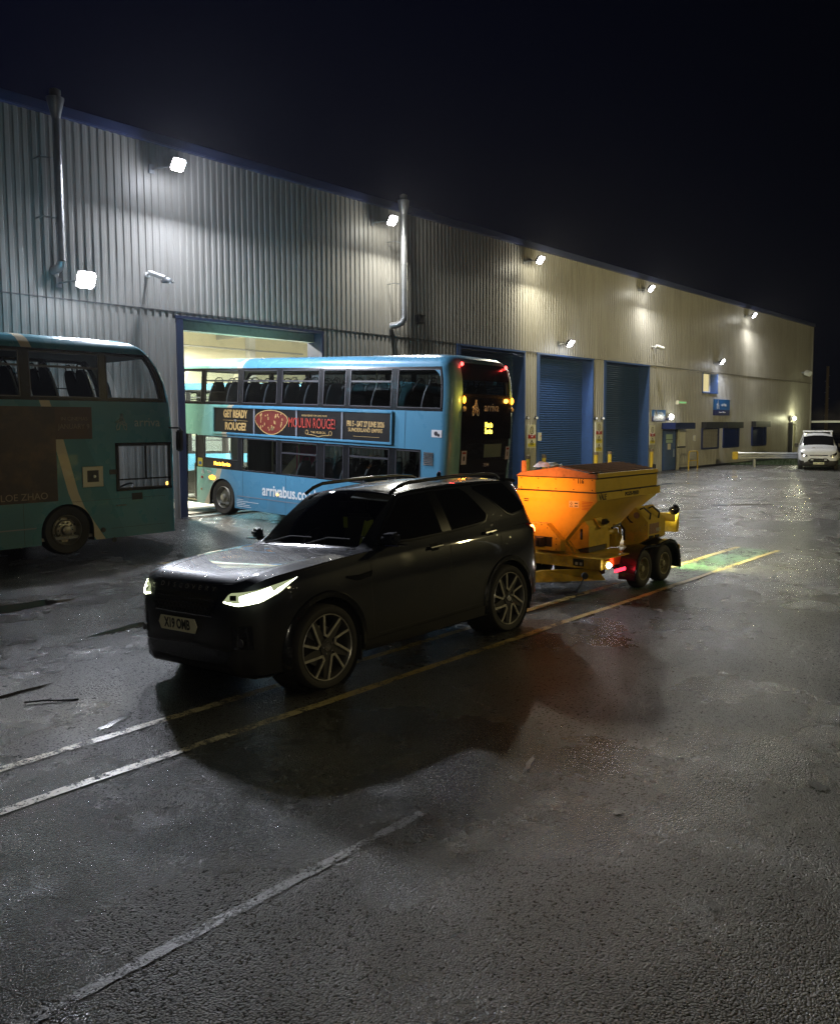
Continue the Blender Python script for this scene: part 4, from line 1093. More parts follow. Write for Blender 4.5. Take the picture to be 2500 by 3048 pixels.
# side destination display
s = M(); s.box(-.62, .72, HW-.03, HW+.003, 1.28, 1.49); dsp = s.build('destination_display', 'window_black', blue)
emis('led_amber', (1., .45, .05), 7)
text('lettering', 'Not in Service', .135, 'led_amber', dsp, MX((.0, HW+.006, 1.385), (-1, 0, 0), (0, 0, 1)), bold=.004, sx=.86)
s = M(); s.box(.84, 1.04, HW, HW+.006, 1.27, 1.5); st = s.build('sticker', 'sign_yellow', blue); s = M(); s.box(.88, 1.0, HW+.006, HW+.009, 1.32, 1.4); s.build('picture', 'sign_blue', st)
# side lamps
for (x, z, r_, m_) in ((.42, .99, .055, 'amber'), (.88, .64, .028, 'ad_glow'), (-2.2, .74, .03, 'amber_soft')):
    s = M(); s.lathe([(.001, .03), (r_, .02), (r_*1.15, 0)], (0, 0, 0), 'Y', 14); o = s.build('side_lamp', m_, blue, smooth=True); o.location = (x, HW, z); o.scale = (2.2 if r_ > .05 else 1, 1, 1)
s = M(); s.cyl((.85, HW, .97), (.85, HW+.02, .97), .035, 12); s.build('round_button', 'sign_red', blue)
# rain gutter, vent grille, sticker
s = M()
for k in range(7): s.prism([(-7.16, HW, 1.80+k*.042), (-7.16, HW+.014, 1.80+k*.042), (-7.16, HW, 1.828+k*.042)], (.27, 0, 0))
s.build('vent_grille', 'window_black', blue)
s = M(); s.box(-7.38, -7.1, HW, HW+.004, 2.42, 2.58); st = s.build('sticker', 'sign_white', blue)
s = M(); s.cyl((-7.22, HW+.004, 2.5), (-7.22, HW+.007, 2.5), .05, 10); s.cyl((-7.29, HW+.004, 2.47), (-7.29, HW+.007, 2.47), .035, 10); s.build('picture', 'window_trim', st)
# open entrance door leaves, floor edge
for x in (1.12, 1.58, 2.08):
    s = M(); s.box(x-.025, x+.025, HW-.05, HW+.01, .33, 2.15); s.build('door_post', 'window_black', blue)
s = M(); s.box(1.08, 2.15, HW-.25, HW, .26, .33); s.build('door_step', 'sign_cream', blue)
s = M(); s.box(1.15, 1.55, HW-.03, HW-.02, .4, 2.1); s.build('door_glass', 'bus_glass_dry', blue)
s = M(); s.cyl((1.6, .95, .36), (1.6, .95, 1.3), .02, 8); s.box(1.25, 1.7, .5, .8, .4, 1.25); s.build('ticket_stand', 'bus_inner', blue)
s = M(); s.box(-1.75, -1.70, -.75, .15, 1.0, 1.95); s.build('info_panel', 'pink_panel', blue)
s = M(); s.box(-1.55, -1.0, -.9, -.85, 1.0, 1.5); s.build('screen', 'black_plastic', blue)
s = M(); s.prism([(-.4, -.9, 1.0), (-1.9, -.9, 2.36), (-2.2, -.9, 2.36), (-.8, -.9, 1.0)], (0, .5, 0)); s.build('stair_side', 'sign_cream', blue)
s = M(); s.prism([(-.75, -.85, .5), (-1.1, -.85, 1.6), (-2.1, -.85, 1.6), (-2.1, -.85, .5)], (0, .05, 0)); s.build('stair_panel', 'bus_livery_teal', blue)
# rear: panels, lamps, lettering
def RP(y, z, d=0.): x, yy, zz_ = bpt(-7.70 if abs(y) < .6 else -7.69, y, z); return (x-d, yy, zz_)
s = M(); us = [-.98, -.7, -.35, 0, .35, .7, .98]
s.grid(lambda u, v: RP(u*(.86+.14*sm((v-1.0)/1.4)), v, .012), us, [2.38, 2.6, 2.85, 3.05, 3.3]); s.build('rear_panel', 'black_gloss', blue, smooth=True)
s = M(); s.grid(lambda u, v: RP(u*(.86+.14*sm((v-1.0)/1.4)), v, .014), us, [.9, 1.3, 1.6, 1.90]); ec = s.build('engine_cover', 'window_black', blue, smooth=True)
for k in range(6):
    s = M(); z = 1.05+k*.11
    s.grid(lambda u, v: RP(u*.8, z+v*.05, .016+.03*(1-v)), us, [0, 1]); s.build('louvre', 'window_black', ec)
s = M(); s.grid(lambda u, v: RP(u, v, .013), [-.85, -.4, 0, .4, .82], [1.93, 2.1, 2.3]); s.build('rear_glass', 'bus_glass_dry', blue, smooth=True)
s = M(); s.grid(lambda u, v: RP(u, v, .010), [-.62, -.3, .1], [1.97, 2.1, 2.27]); s.build('engine_window', 'paper_green', blue)
for (y0, y1, z0, z1) in ((.80, 1.0, 1.84, 2.14), (-1.0, -.83, 1.9, 2.2)):
    s = M(); s.grid(lambda u, v: RP(u*.96, v, .022), [y0, y1], [z0, z1]); st = s.build('sticker', 'sign_white', blue)
    s = M(); s.grid(lambda u, v: RP(u*.96, v, .025), [y0+.03, y1-.03], [z1-.07, z1-.03]); s.build('band', 'sign_red', st)
    s = M(); s.grid(lambda u, v: RP(u*.96, v, .025), [y0+.07, y1-.07], [z0+.08, z0+.18]); s.build('figure', 'sign_black', st)
rm = lambda y, z: MX(RP(y, z, .02), (0, -1, 0), (0, 0, 1))
text('lettering', 'arriva', .27, 'logo_white', blue, rm(-.12, 3.09), sx=.95)
s = M(); logo_mark(s, lambda u, v, h: (RP(0, 3, .016)[0]-h, -u, v), -.50, 3.08, .34, w=.022); s.build('emblem', 'logo_white', blue)
text('lettering', 'Not in', .15, 'led_yellow', blue, rm(-.03, 2.70), bold=.003, sx=.75, sy=1.1)
text('lettering', 'Service', .15, 'led_yellow', blue, rm(-.03, 2.56), bold=.003, sx=.68, sy=1.1)
text('lettering', '7594', .11, 'logo_white', blue, MX(RP(0, 1.80, .03), (0, -1, 0), (0, 0, 1)))
for y in (.97, -.97):
    x, yy, z = RP(y, 3.25, .03)
    s = M(); s.lathe([(.001, -.05), (.06, -.035), (.085, 0)], (0, 0, 0), 'X', 16); o = s.build('indicator', 'amber', blue, smooth=True); o.location = (x, yy, z); o.scale = (.8, .5, .95)
    add_light('indicator_glow', 'POINT', (x-.12, yy, z), 6, (1, .4, .05), blue, size=.05)
    s = M(); s.lathe([(.001, -.04), (.05, -.03), (.06, 0)], (0, 0, 0), 'X', 14); o = s.build('reversing_lamp', 'seat_trim', blue, smooth=True); o.location = (x, yy, 3.05)
    x, yy, z = RP(y*.96, 4.02, .02)
    s = M(); s.lathe([(.001, -.04), (.035, -.03), (.045, 0)], (0, 0, 0), 'X', 12); o = s.build('marker_lamp', 'red_marker', blue, smooth=True); o.location = (x, yy, z)
    add_light('marker_glow', 'POINT', (x-.1, yy, z+.02), 1.6, (1, .05, .04), blue, size=.03)

# ---- dark teal bus at the left
lowRd = [(1.10, 2.31, 1.22, 2.10, 0)]
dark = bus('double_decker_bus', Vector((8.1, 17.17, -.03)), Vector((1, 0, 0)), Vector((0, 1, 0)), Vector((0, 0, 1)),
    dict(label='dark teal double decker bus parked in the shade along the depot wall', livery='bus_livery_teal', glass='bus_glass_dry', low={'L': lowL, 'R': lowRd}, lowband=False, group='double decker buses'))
s = M(); s.box(1.04, 2.33, -HW-.006, -HW+.01, 2.10, 2.15); s.box(1.04, 2.33, -HW-.006, -HW+.01, 1.17, 1.22); s.box(1.04, 1.10, -HW-.006, -HW+.01, 1.17, 2.15); s.box(1.70, 1.74, -HW-.006, -HW+.01, 1.40, 2.10); s.box(1.1, 2.31, -HW-.006, -HW+.01, 1.39, 1.42); s.build('cab_window_frame', 'window_black', dark)
s = M(); s.box(-4.2, -.18, -HW-.005, -HW, 1.06, 2.86); s.build('advert_film', 'ad_film', dark)
s = M(); s.box(-.18, .56, -HW-.006, -HW, 2.24, 2.86); s.build('advert_film', 'ad_maroon', dark)
T(dark, 'lettering', 'IN CINEMAS', .20, 2.63, .10, 'ad_dim', side='R', d=.008)
T(dark, 'lettering', 'JANUARY 9', .19, 2.48, .135, 'ad_dim', side='R', d=.008, sx=.93)
T(dark, 'lettering', 'CHLOE ZHAO', -.95, 1.17, .18, 'ad_dim', side='R', d=.008)
T(dark, 'lettering', 'arriva', 1.78, 2.56, .26, 'logo_grey', side='R', d=.004)
s = M(); logo_mark(s, lambda u, v, h: (u, -HW-h-.001, v), 1.20, 2.57, .32, w=.02); s.build('emblem', 'logo_grey', dark)
s = M(); s.box(.32, .76, -HW-.015, -HW, 1.29, 1.70); fl = s.build('filler_surround', 'sign_cream', dark, bevel=.012)
s = M(); s.box(.42, .66, -HW-.018, -HW-.016, 1.39, 1.62); s.build('recess', 'black_plastic', fl)
s = M(); s.cyl((.56, -HW-.02, 1.5), (.56, -HW-.05, 1.5), .03, 10); s.build('filler_cap', 'galv', fl, smooth=True)
s = M(); s.box(.90, 1.06, -HW-.008, -HW, 1.52, 1.62); s.build('small_vent', 'black_plastic', dark)
s = M(); s.box(1.38, 1.62, -HW-.008, -HW, .98, 1.12); s.build('small_vent', 'black_plastic', dark)
s = M(); s.tube([(1.02, -HW-.0, .88), (1.04, -HW-.03, .89), (1.22, -HW-.03, .89), (1.24, -HW, .88)], .012, 6); s.build('grab_handle', 'galv', dark)
s = M(); s.box(.9, 2.15, -HW-.003, -HW, .43, .437); s.box(.1, 2.15, -HW-.003, -HW, 1.02, 1.026); s.build('panel_seam', 'black_plastic', dark)
s = M(); s.tube([(2.25, -1.2, 2.45), (2.45, -1.42, 2.45), (2.52, -1.45, 2.35)], .02, 8); s.build('mirror_arm', 'black_plastic', dark); s = M(); s.box(2.38, 2.50, -1.50, -1.36, 1.95, 2.4); s.build('mirror', 'black_plastic', dark, bevel=.03)
s = M(); s.box(2.32, 2.37, -1.12, -1.05, .95, 1.3); o = s.build('indicator', 'amber_soft', dark, bevel=.01)
for x, z, in ((.72, .42), (.95, .2)):
    s = M(); s.cyl((x, -HW, z), (x, -HW-.02, z), .05, 12); o = s.build('side_lamp', 'black_plastic', dark, smooth=True)

# ---- teal bus parked deep inside the depot
ins = dup_tree(blue)
keep = []
for ch in list(ins.children):
    nm = ch.name.split('.')[0]
    if nm in ('lettering', 'emblem', 'advert_frame', 'advert_panel', 'advert_strap', 'picture', 'picture_border', 'picture_detail', 'picture_glow', 'rule', 'scroll', 'destination_display', 'sticker', 'small_print', 'indicator_glow', 'marker_glow', 'indicator', 'marker_lamp', 'rear_panel', 'engine_cover', 'rear_glass', 'engine_window', 'seat', 'lining', 'handrail', 'stair_side', 'stair_panel', 'info_panel', 'screen', 'ticket_stand', 'round_button', 'side_lamp'):
        for g2 in list(ch.children): bpy.data.objects.remove(g2)
        bpy.data.objects.remove(ch)
ins['label'] = 'teal double decker bus parked deep inside the lit depot hall'
im = Matrix(((-.65, .76, 0), (-.76, -.65, 0), (0, 0, 1))).transposed().to_4x4()
im = Matrix((Vector((-.70, .714, 0)), Vector((-.714, -.70, 0)), Vector((0, 0, 1)))).transposed().to_4x4(); im.translation = (20.6, 33.5, .07)
ins.matrix_world = im
# ------------------------------------------------------------------ large dark SUV
def pchip(xs, ys, x):
    n = len(xs)
    if x <= xs[0]: return ys[0]
    if x >= xs[-1]: return ys[-1]
    h = [xs[i+1]-xs[i] for i in range(n-1)]; d = [(ys[i+1]-ys[i])/h[i] for i in range(n-1)]
    def slope(i):
        if i == 0: return d[0]
        if i == n-1: return d[-1]
        if d[i-1]*d[i] <= 0: return 0.
        w1, w2 = 2*h[i]+h[i-1], h[i]+2*h[i-1]
        return (w1+w2)/(w1/d[i-1]+w2/d[i])
    i = max(k for k in range(n-1) if xs[k] <= x)
    t = (x-xs[i])/h[i]; m0, m1 = slope(i)*h[i], slope(i+1)*h[i]
    return (2*t**3-3*t*t+1)*ys[i]+(t**3-2*t*t+t)*m0+(-2*t**3+3*t*t)*ys[i+1]+(t**3-t*t)*m1
mat('car_paint', (.0075, .0085, .014), .30, .0, 1., var=.0, bump=.0)
def carpaint():
    m, nt, out = new_mat('car_paint')
    b = pbsdf(nt, out, (.009, .011, .019), .42, .0, 1., spec=.12); b.inputs['Coat Roughness'].default_value = .03
    n = noise_node(nt, 2.2, 5, rough=.7)
    # road film dulls the lower flanks
    tc = nt.nodes.new('ShaderNodeTexCoord'); sp = nt.nodes.new('ShaderNodeSeparateXYZ'); nt.links.new(tc.outputs['Object'], sp.inputs[0])
    k = ramp(nt, math_n(nt, 'SUBTRACT', math_n(nt, 'MULTIPLY_ADD', n.outputs[0], .5, .55), math_n(nt, 'MULTIPLY', sp.outputs['Z'], .75)), 0., .38)
    nt.links.new(mixcol(nt, math_n(nt, 'MULTIPLY', k, .65), (.010, .012, .020), (.030, .027, .020)), b.inputs['Base Color'])
    r = nt.nodes.new('ShaderNodeMapRange'); nt.links.new(k, r.inputs[0]); r.inputs[3].default_value = .03; r.inputs[4].default_value = .22
    nt.links.new(r.outputs[0], b.inputs['Coat Roughness'])
    # rain drops
    v = nt.nodes.new('ShaderNodeTexVoronoi'); v.inputs['Scale'].default_value = 85; nt.links.new(tc.outputs['Object'], v.inputs['Vector'])
    n3 = noise_node(nt, 3.1, 3)
    hgt = math_n(nt, 'MULTIPLY', ramp(nt, v.outputs['Distance'], 0., .33, (1, 1, 1), (0, 0, 0)), ramp(nt, n3.outputs[0], .5, .66))
    bp = nt.nodes.new('ShaderNodeBump'); bp.inputs['Strength'].default_value = .35; bp.inputs['Distance'].default_value = .004
    nt.links.new(hgt, bp.inputs['Height']); nt.links.new(bp.outputs[0], b.inputs['Coat Normal'])
carpaint()
glass('windscreen_glass', (.62, .66, .66), 1., .015)
mat('privacy_glass', (.006, .006, .007), .05, coat=.5, var=0)
mat('trim_black', (.008, .008, .009), .2, coat=.6)
mat('arch_plastic', (.018, .017, .015), .5, dirt=.4)
mat('alloy_silver', (.66, .62, .50), .35, .55, dirt=.25)
mat('alloy_dark', (.06, .056, .048), .45, .3, dirt=.4)
mat('tyre', (.026, .023, .018), .75, bump=.3, bscale=60)
mat('plate_cream', (.82, .79, .55), .45, var=.03)
mat('leather', (.05, .048, .045), .5)
mat('cream_lining', (.26, .24, .19), .6)
mat('hi_vis', (.45, .50, .05), .6)
mat('chrome', (.7, .7, .72), .12, 1., var=0)
emis('drl', (.93, 1., .70), 16); emis('headlamp_core', (1., 1., .88), 26); emis('headlamp_dim', (.8, .9, .5), .45)
emis('tail_red', (1., .06, .03), 7); emis('tail_core', (1., .35, .08), 14)
mat('tail_lens', (.25, .008, .008), .15, coat=.5)

KX = [-.865, -.85, -.82, -.76, -.68, -.55, -.35, -.1, .2, .45, .60, .70, .90, 1.15, 1.34, 1.45, 1.8, 2.3, 2.8, 3.2, 3.45, 3.58, 3.66, 3.72, 3.78, 3.82, 3.84]
P_ = dict(
 zb=[.52, .42, .30, .24, .22, .22, .22, .22, .22, .22, .22, .22, .22, .22, .22, .22, .22, .22, .23, .25, .28, .31, .34, .38, .43, .48, .56],
 hw=[.42, .56, .70, .82, .90, .955, .985, 1.0, 1.0, 1.0, 1.0, 1.0, 1.0, 1.0, 1.0, 1.0, 1.0, 1.0, 1.0, .995, .97, .93, .89, .83, .74, .62, .40],
 zsh=[.70, .76, .84, .93, .99, 1.03, 1.06, 1.08, 1.10, 1.12, 1.13, 1.14, 1.15, 1.16, 1.17, 1.17, 1.18, 1.19, 1.20, 1.20, 1.20, 1.20, 1.19, 1.16, 1.02, .90, .78],
 ybe=[.36, .50, .63, .74, .82, .875, .91, .93, .935, .935, .93, .93, .925, .925, .925, .925, .92, .915, .90, .885, .865, .83, .79, .73, .64, .54, .36],
 zbe=[.76, .84, .93, 1.01, 1.065, 1.105, 1.135, 1.16, 1.185, 1.20, 1.205, 1.21, 1.225, 1.24, 1.25, 1.255, 1.27, 1.30, 1.33, 1.345, 1.345, 1.34, 1.32, 1.24, 1.07, .94, .80],
 yre=[.28, .42, .53, .63, .70, .73, .745, .755, .76, .76, .755, .75, .72, .685, .66, .655, .66, .665, .665, .655, .64, .625, .62, .60, .54, .46, .30],
 zre=[.78, .87, .965, 1.045, 1.095, 1.13, 1.16, 1.185, 1.205, 1.215, 1.22, 1.255, 1.42, 1.60, 1.715, 1.735, 1.765, 1.785, 1.785, 1.775, 1.755, 1.72, 1.60, 1.40, 1.13, .97, .82],
 zce=[.79, .885, .985, 1.065, 1.11, 1.135, 1.16, 1.18, 1.20, 1.21, 1.225, 1.295, 1.455, 1.640, 1.765, 1.785, 1.825, 1.845, 1.84, 1.825, 1.80, 1.765, 1.63, 1.42, 1.14, .98, .83])
def sect(x):
    g_ = {k: pchip(KX, v, x) for k, v in P_.items()}
    hw, zb, zsh, ybe, zbe, yre, zre, zce = (g_[k] for k in ('hw', 'zb', 'zsh', 'ybe', 'zbe', 'yre', 'zre', 'zce'))
    zm = min(.66, (zb+zsh)/2+.05)
    sill = .965*hw
    pts = [(0, zb), (hw*.5, zb), (hw*.86, zb+.0), (sill, zb+.05), (hw*.985, zb+.16 if zb+.16 < zm-.05 else (zb+zm)/2), (hw*.992, (zm+zb+.16)/2 if zb+.16 < zm-.05 else zm-.03), (hw, zm), (hw*.998, (zm+zsh)/2), (hw*.985, zsh-.03), (hw*.965, zsh), (ybe+.01, zbe-.02), (ybe, zbe)]
    for t in (.2, .4, .6, .8, .92): 
        y = ybe+(yre-ybe)*t+.02*math.sin(math.pi*t)*min(1, (zre-zbe)/.4); pts.append((y, zbe+(zre-zbe)*t))
    pts.append((yre, zre))
    for t in (.12, .3, .5, .75):
        y = yre*(1-t); pts.append((y, zre+(zce-zre)*math.sin(math.pi/2*min(1, t*1.25)) if t < .8 else zce))
    pts.append((0, zce))
    return pts
def car_xs():
    xs = []
    for a, c in zip(KX, KX[1:]):
        n = max(1, int((c-a)/.06+.5))
        for k in range(n): xs.append(a+(c-a)*k/n)
    return xs+[KX[-1]]
NH = len(sect(0)); I_RE = 17
suv = empty('suv_car', (5.345, 6.669, 0), 0, 'black large family SUV with lit headlights towing the gritter trailer', 'car')
suv.matrix_world = Matrix.Translation((5.345, 5.684, 0)) @ Matrix.Rotation(R(-2.7), 4, 'X') @ Matrix.Translation((0, .985, 0))
xs = car_xs(); mb = M(); ringn = 2*NH-2
for x in xs:
    p = sect(x); ring = [(x, -y, z) for y, z in p]+[(x, y, z) for y, z in reversed(p[1:-1])]
    mb.v += ring
for i in range(len(xs)-1):
    xm = (xs[i]+xs[i+1])/2
    for j in range(ringn):
        a, b_ = i*ringn+j, i*ringn+(j+1) % ringn
        mb.f.append((a, b_, b_+ringn, a+ringn))
        jj = j if j < NH-1 else ringn-1-j
        mb.mi.append(1 if (jj >= I_RE and .66 < xm < 1.36) else 2 if (jj > I_RE and 1.52 < xm < 3.1) else 0)
mb.f.append(tuple(reversed(range(ringn)))); mb.mi.append(0)
mb.f.append(tuple(range((len(xs)-1)*ringn, len(xs)*ringn))); mb.mi.append(0)
raw = mb.build('raw', ['car_paint', 'windscreen_glass', 'trim_black'], None, merge=True)
cut = M()
for ax_, rr, zc in ((0, .455, .40), (2.923, .445, .40)):
    for sg in (-1, 1):
        cut.cyl((ax_, sg*.66, zc), (ax_, sg*1.2, zc), rr, 48)
cutter = cut.build('cutter', 'rubber', None, merge=True)
# cabin hollow
md = raw.modifiers.new('b', 'BOOLEAN'); md.operation = 'DIFFERENCE'; md.object = cutter; md.solver = 'EXACT'
dg = bpy.context.evaluated_depsgraph_get(); dg.update()
me = bpy.data.meshes.new_from_object(raw.evaluated_get(dg))
bpy.data.objects.remove(cutter); bpy.data.objects.remove(raw)
bm = bmesh.new(); bm.from_mesh(me)
CAR_BVH = BVHTree.FromBMesh(bm)
glassf = [f for f in bm.faces if f.material_index == 1]
bmg = bm.copy()
bmesh.ops.delete(bm, geom=glassf, context='FACES')
bmesh.ops.delete(bmg, geom=[f for f in bmg.faces if f.material_index != 1], context='FACES')
bm.to_mesh(me); bm.free(); me.name = 'body'
me.polygons.foreach_set('use_smooth', [True]*len(me.polygons)); me.set_sharp_from_angle(angle=R(32))
while len(me.materials) < 3: me.materials.append(None)
me.materials[0] = MAT['car_paint']; me.materials[1] = MAT['windscreen_glass']; me.materials[2] = MAT['trim_black']
body = bpy.data.objects.new('body', me); COL.objects.link(body); body.parent = suv
mg = bpy.data.meshes.new('windscreen'); bmg.to_mesh(mg); bmg.free(); mg.polygons.foreach_set('use_smooth', [True]*len(mg.polygons))
mg.materials.clear(); mg.materials.append(MAT['windscreen_glass'])
for p in mg.polygons: p.material_index = 0
o = bpy.data.objects.new('windscreen', mg); COL.objects.link(o); o.parent = suv

def hit_side(x, z, sg, off=.004):
    h = CAR_BVH.ray_cast(Vector((x, sg*2.5, z)), Vector((0, -sg, 0)))
    if h[0] is None: return Vector((x, sg*.95, z))
    return h[0]+h[1]*off if h[1].y*sg > 0 else h[0]+Vector((0, sg*off, 0))
def hit_dir(o_, d, off=.004):
    h = CAR_BVH.ray_cast(Vector(o_), Vector(d).normalized())
    if h[0] is None: return None
    n_ = h[1] if h[1].dot(Vector(d)) < 0 else -h[1]
    return h[0]+n_*off
def resamp(pl, n):
    L = [0]
    for a, b_ in zip(pl, pl[1:]): L.append(L[-1]+math.dist(a, b_))
    out = []
    for k in range(n):
        t = L[-1]*k/(n-1); i = max(q for q in range(len(L)) if L[q] <= t+1e-9); i = min(i, len(pl)-2)
        f = (t-L[i])/((L[i+1]-L[i]) or 1); out.append(tuple(pl[i][c]+(pl[i+1][c]-pl[i][c])*f for c in range(len(pl[0]))))
    return out
def side_patch(name, bot, top, sg, m, off=.004, n=22, k=8, parent=None):
    b_, t_ = resamp(bot, n), resamp(top, n); s = M()
    s.grid(lambda u, v: hit_side(b_[u][0]+(t_[u][0]-b_[u][0])*v, b_[u][1]+(t_[u][1]-b_[u][1])*v, sg, off), list(range(n)), [q/k for q in range(k+1)])
    if sg > 0: s.f = [tuple(reversed(f)) for f in s.f]
    return s.build(name, m, parent or suv, smooth=True)
def side_line(name, pl, w, sg, m, off=.005, n=40):
    pl = resamp(pl, n); bo, to = [], []
    for i, p in enumerate(pl):
        a, b_ = pl[max(0, i-1)], pl[min(n-1, i+1)]; dx, dz = b_[0]-a[0], b_[1]-a[1]; L = math.hypot(dx, dz) or 1
        bo.append((p[0]+dz/L*w/2, p[1]-dx/L*w/2)); to.append((p[0]-dz/L*w/2, p[1]+dx/L*w/2))
    s = M(); s.grid(lambda u, v: hit_side(*( (bo, to)[v][u] ), sg, off), list(range(n)), [0, 1])
    if sg > 0: s.f = [tuple(reversed(f)) for f in s.f]
    return s.build(name, m, suv, smooth=True)
for sg in (-1, 1):
    W1b = [(.86, 1.275), (1.3, 1.265), (1.86, 1.285)]; W1t = [(.88, 1.29), (1.36, 1.675), (1.44, 1.695), (1.80, 1.715)]
    side_patch('side_window', W1b, W1t, sg, 'privacy_glass')
    W2b = [(1.95, 1.29), (2.35, 1.315), (2.58, 1.335), (2.66, 1.38)]; W2t = [(1.94, 1.72), (2.38, 1.725), (2.48, 1.66), (2.665, 1.42)]
    side_patch('side_window', W2b, W2t, sg, 'privacy_glass')
    W3b = [(2.62, 1.70), (3.10, 1.40), (3.18, 1.375), (3.52, 1.41)]; W3t = [(2.66, 1.735), (3.0, 1.745), (3.28, 1.74), (3.535, 1.43)]
    side_patch('quarter_window', W3b, W3t, sg, 'privacy_glass')
    side_patch('door_pillar', [(1.80, 1.285), (1.96, 1.29)], [(1.795, 1.72), (1.945, 1.725)], sg, 'trim_black', off=.006, n=4)
    side_line('window_trim', [(.80, 1.25), (1.3, 1.245), (1.9, 1.27), (2.4, 1.30), (2.6, 1.325), (2.68, 1.40)], .016, sg, 'trim_black', .009)
    side_line('window_trim', [(.86, 1.285), (1.36, 1.705), (1.6, 1.735), (2.2, 1.75), (2.62, 1.755), (3.1, 1.765), (3.38, 1.755)], .016, sg, 'chrome' if False else 'trim_black', .010)
    side_line('window_trim', [(2.62, 1.74), (3.08, 1.385), (3.18, 1.355), (3.55, 1.395)], .012, sg, 'chrome', .006)
    # door gaps
    side_line('door_seam', [(.62, 1.15), (.60, .85), (.62, .45), (.70, .33)], .007, sg, 'rubber', .002)
    side_line('door_seam', [(1.87, 1.26), (1.83, .9), (1.80, .45)], .007, sg, 'rubber', .002)
    side_line('door_seam', [(2.66, 1.36), (2.80, 1.2), (2.79, .92), (2.66, .85), (2.48, .72), (2.36, .45)], .007, sg, 'rubber', .002)
    side_line('door_seam', [(.68, .40), (1.5, .41), (2.36, .43)], .009, sg, 'rubber', .002)
    side_line('door_seam', [(-.2, 1.13), (.2, 1.17), (.62, 1.20), (.80, 1.235)], .006, sg, 'rubber', .002)
    side_line('body_crease', [(2.75, 1.21), (3.1, 1.235), (3.42, 1.24)], .008, sg, 'trim_black', .004)
    side_patch('sill_trim', [(.5, .26), (2.42, .28)], [(.5, .36), (2.42, .39)], sg, 'arch_plastic', off=.012, n=20, k=3)
    side_patch('fender_vent', [(.26, 1.0), (.42, .955), (.60, .975)], [(.26, 1.02), (.42, 1.01), (.62, 1.03)], sg, 'trim_black', off=.006, n=10, k=3)
    # door handles
    for hx, hz in ((1.60, 1.155), (2.60, 1.215)):
        p = hit_side(hx, hz, sg, .0); s = M()
        s.tube([(hx-.13, p.y, hz-.008), (hx-.11, p.y+sg*.035, hz-.006), (hx+.08, p.y+sg*.038, hz+.004), (hx+.10, p.y, hz+.006)], .014, 8)
        s.build('door_handle', 'trim_black', suv, smooth=True)
        side_patch('handle_cup', [(hx-.07, hz-.045), (hx+.05, hz-.04)], [(hx-.07, hz+.035), (hx+.05, hz+.04)], sg, 'trim_black', off=.003, n=5, k=4)
    # arch trims
    for ax_, rr in ((0, .462), (2.923, .452)):
        pl = [(ax_+rr*math.cos(t), .40+rr*math.sin(t)) for t in [R(-14)+R(208)*q/36 for q in range(37)]]
        inn, outr = [], []
        s = M(); vs = []
        for i, (x, z) in enumerate(pl):
            t = math.atan2(z-.40, x-ax_); rad = Vector((math.cos(t), 0, math.sin(t)))
            for dr, do in ((-.012, .0), (-.006, .018), (.045, .014), (.058, .0)):
                X_, Z_ = x+rad.x*dr, z+rad.z*dr
                yy = .985 if not (.25 < Z_) else None
                h = hit_side(X_, Z_, sg, 0) if dr > 0 else None
                if h is None or abs(h.y) < .8: h = Vector((X_, sg*.985, Z_))
                vs.append((X_, h.y+sg*do, Z_))
        n_ = len(pl); fsx = []
        for i in range(n_-1):
            for j in range(3):
                a = i*4+j; fsx.append((a, a+4, a+5, a+1) if sg < 0 else (a, a+1, a+5, a+4))
        s.add(vs, fsx); s.build('arch_trim', 'trim_black', suv, smooth=True)
    # wheel wells
    for ax_ in (0, 2.923):
        s = M(); s.lathe([(.45, sg*.96), (.45, sg*.62), (.01, sg*.60)], (ax_, 0, .40), 'Y', 28); s.build('wheel_well', 'rubber', suv)
    # mirror
    s = M(); X0, Z0 = .86, 1.30
    s.add([(X0+dx, sg*y, Z0+dz) for dx, y, dz in ((-.10, .95, -.03), (-.06, 1.10, -.02), (-.05, 1.10, .06), (-.09, .95, .05), (.03, .96, -.06), (.07, 1.12, -.05), (.07, 1.12, .08), (.03, .96, .08))],
          [(0, 1, 2, 3), (7, 6, 5, 4), (0, 4, 5, 1), (3, 2, 6, 7), (1, 5, 6, 2), (0, 3, 7, 4)])
    mo = s.build('door_mirror', 'car_paint', suv, bevel=.025, merge=True)
    s = M(); s.box(X0-.02, X0+.08, sg*.90 if sg > 0 else -1.03, sg*1.03 if sg > 0 else -.90, Z0-.07, Z0-.03); s.build('mirror_arm', 'trim_black', mo)
    s = M(); s.box(X0-.06, X0+.075, min(sg*1.0, sg*1.18), max(sg*1.0, sg*1.18), Z0-.055, Z0-.043); s.build('mirror_strip', 'chrome', mo)
    # roof rails
    s = M(); s.tube([(1.28, sg*.655, 1.735), (1.40, sg*.66, 1.795), (1.55, sg*.665, 1.835), (2.3, sg*.675, 1.865), (2.9, sg*.668, 1.865), (3.15, sg*.66, 1.845), (3.25, sg*.655, 1.79)], .021, 10)
    s.build('roof_rail', 'trim_black', suv, smooth=True)
    # headlight
    hb = [(-.19, .900), (-.055, .872), (.15, .905), (.31, .975), (.455, 1.078)]
    ht = [(-.185, .915), (-.125, .985), (.10, 1.01), (.26, 1.045), (.458, 1.086)]
    def hpt(w, z, off):
        q = 1/math.sqrt(2); c_ = Vector((w*q-3*q, sg*(w*q+3*q), z))  # w=(x+sg*(-y)) axis
        c_ = Vector((w*q-2*q, sg*(w*q+2*q), z))
        h = hit_dir(c_, (q, -sg*q, 0), off)
        return h if h is not None else Vector((-.5, sg*.9, z))
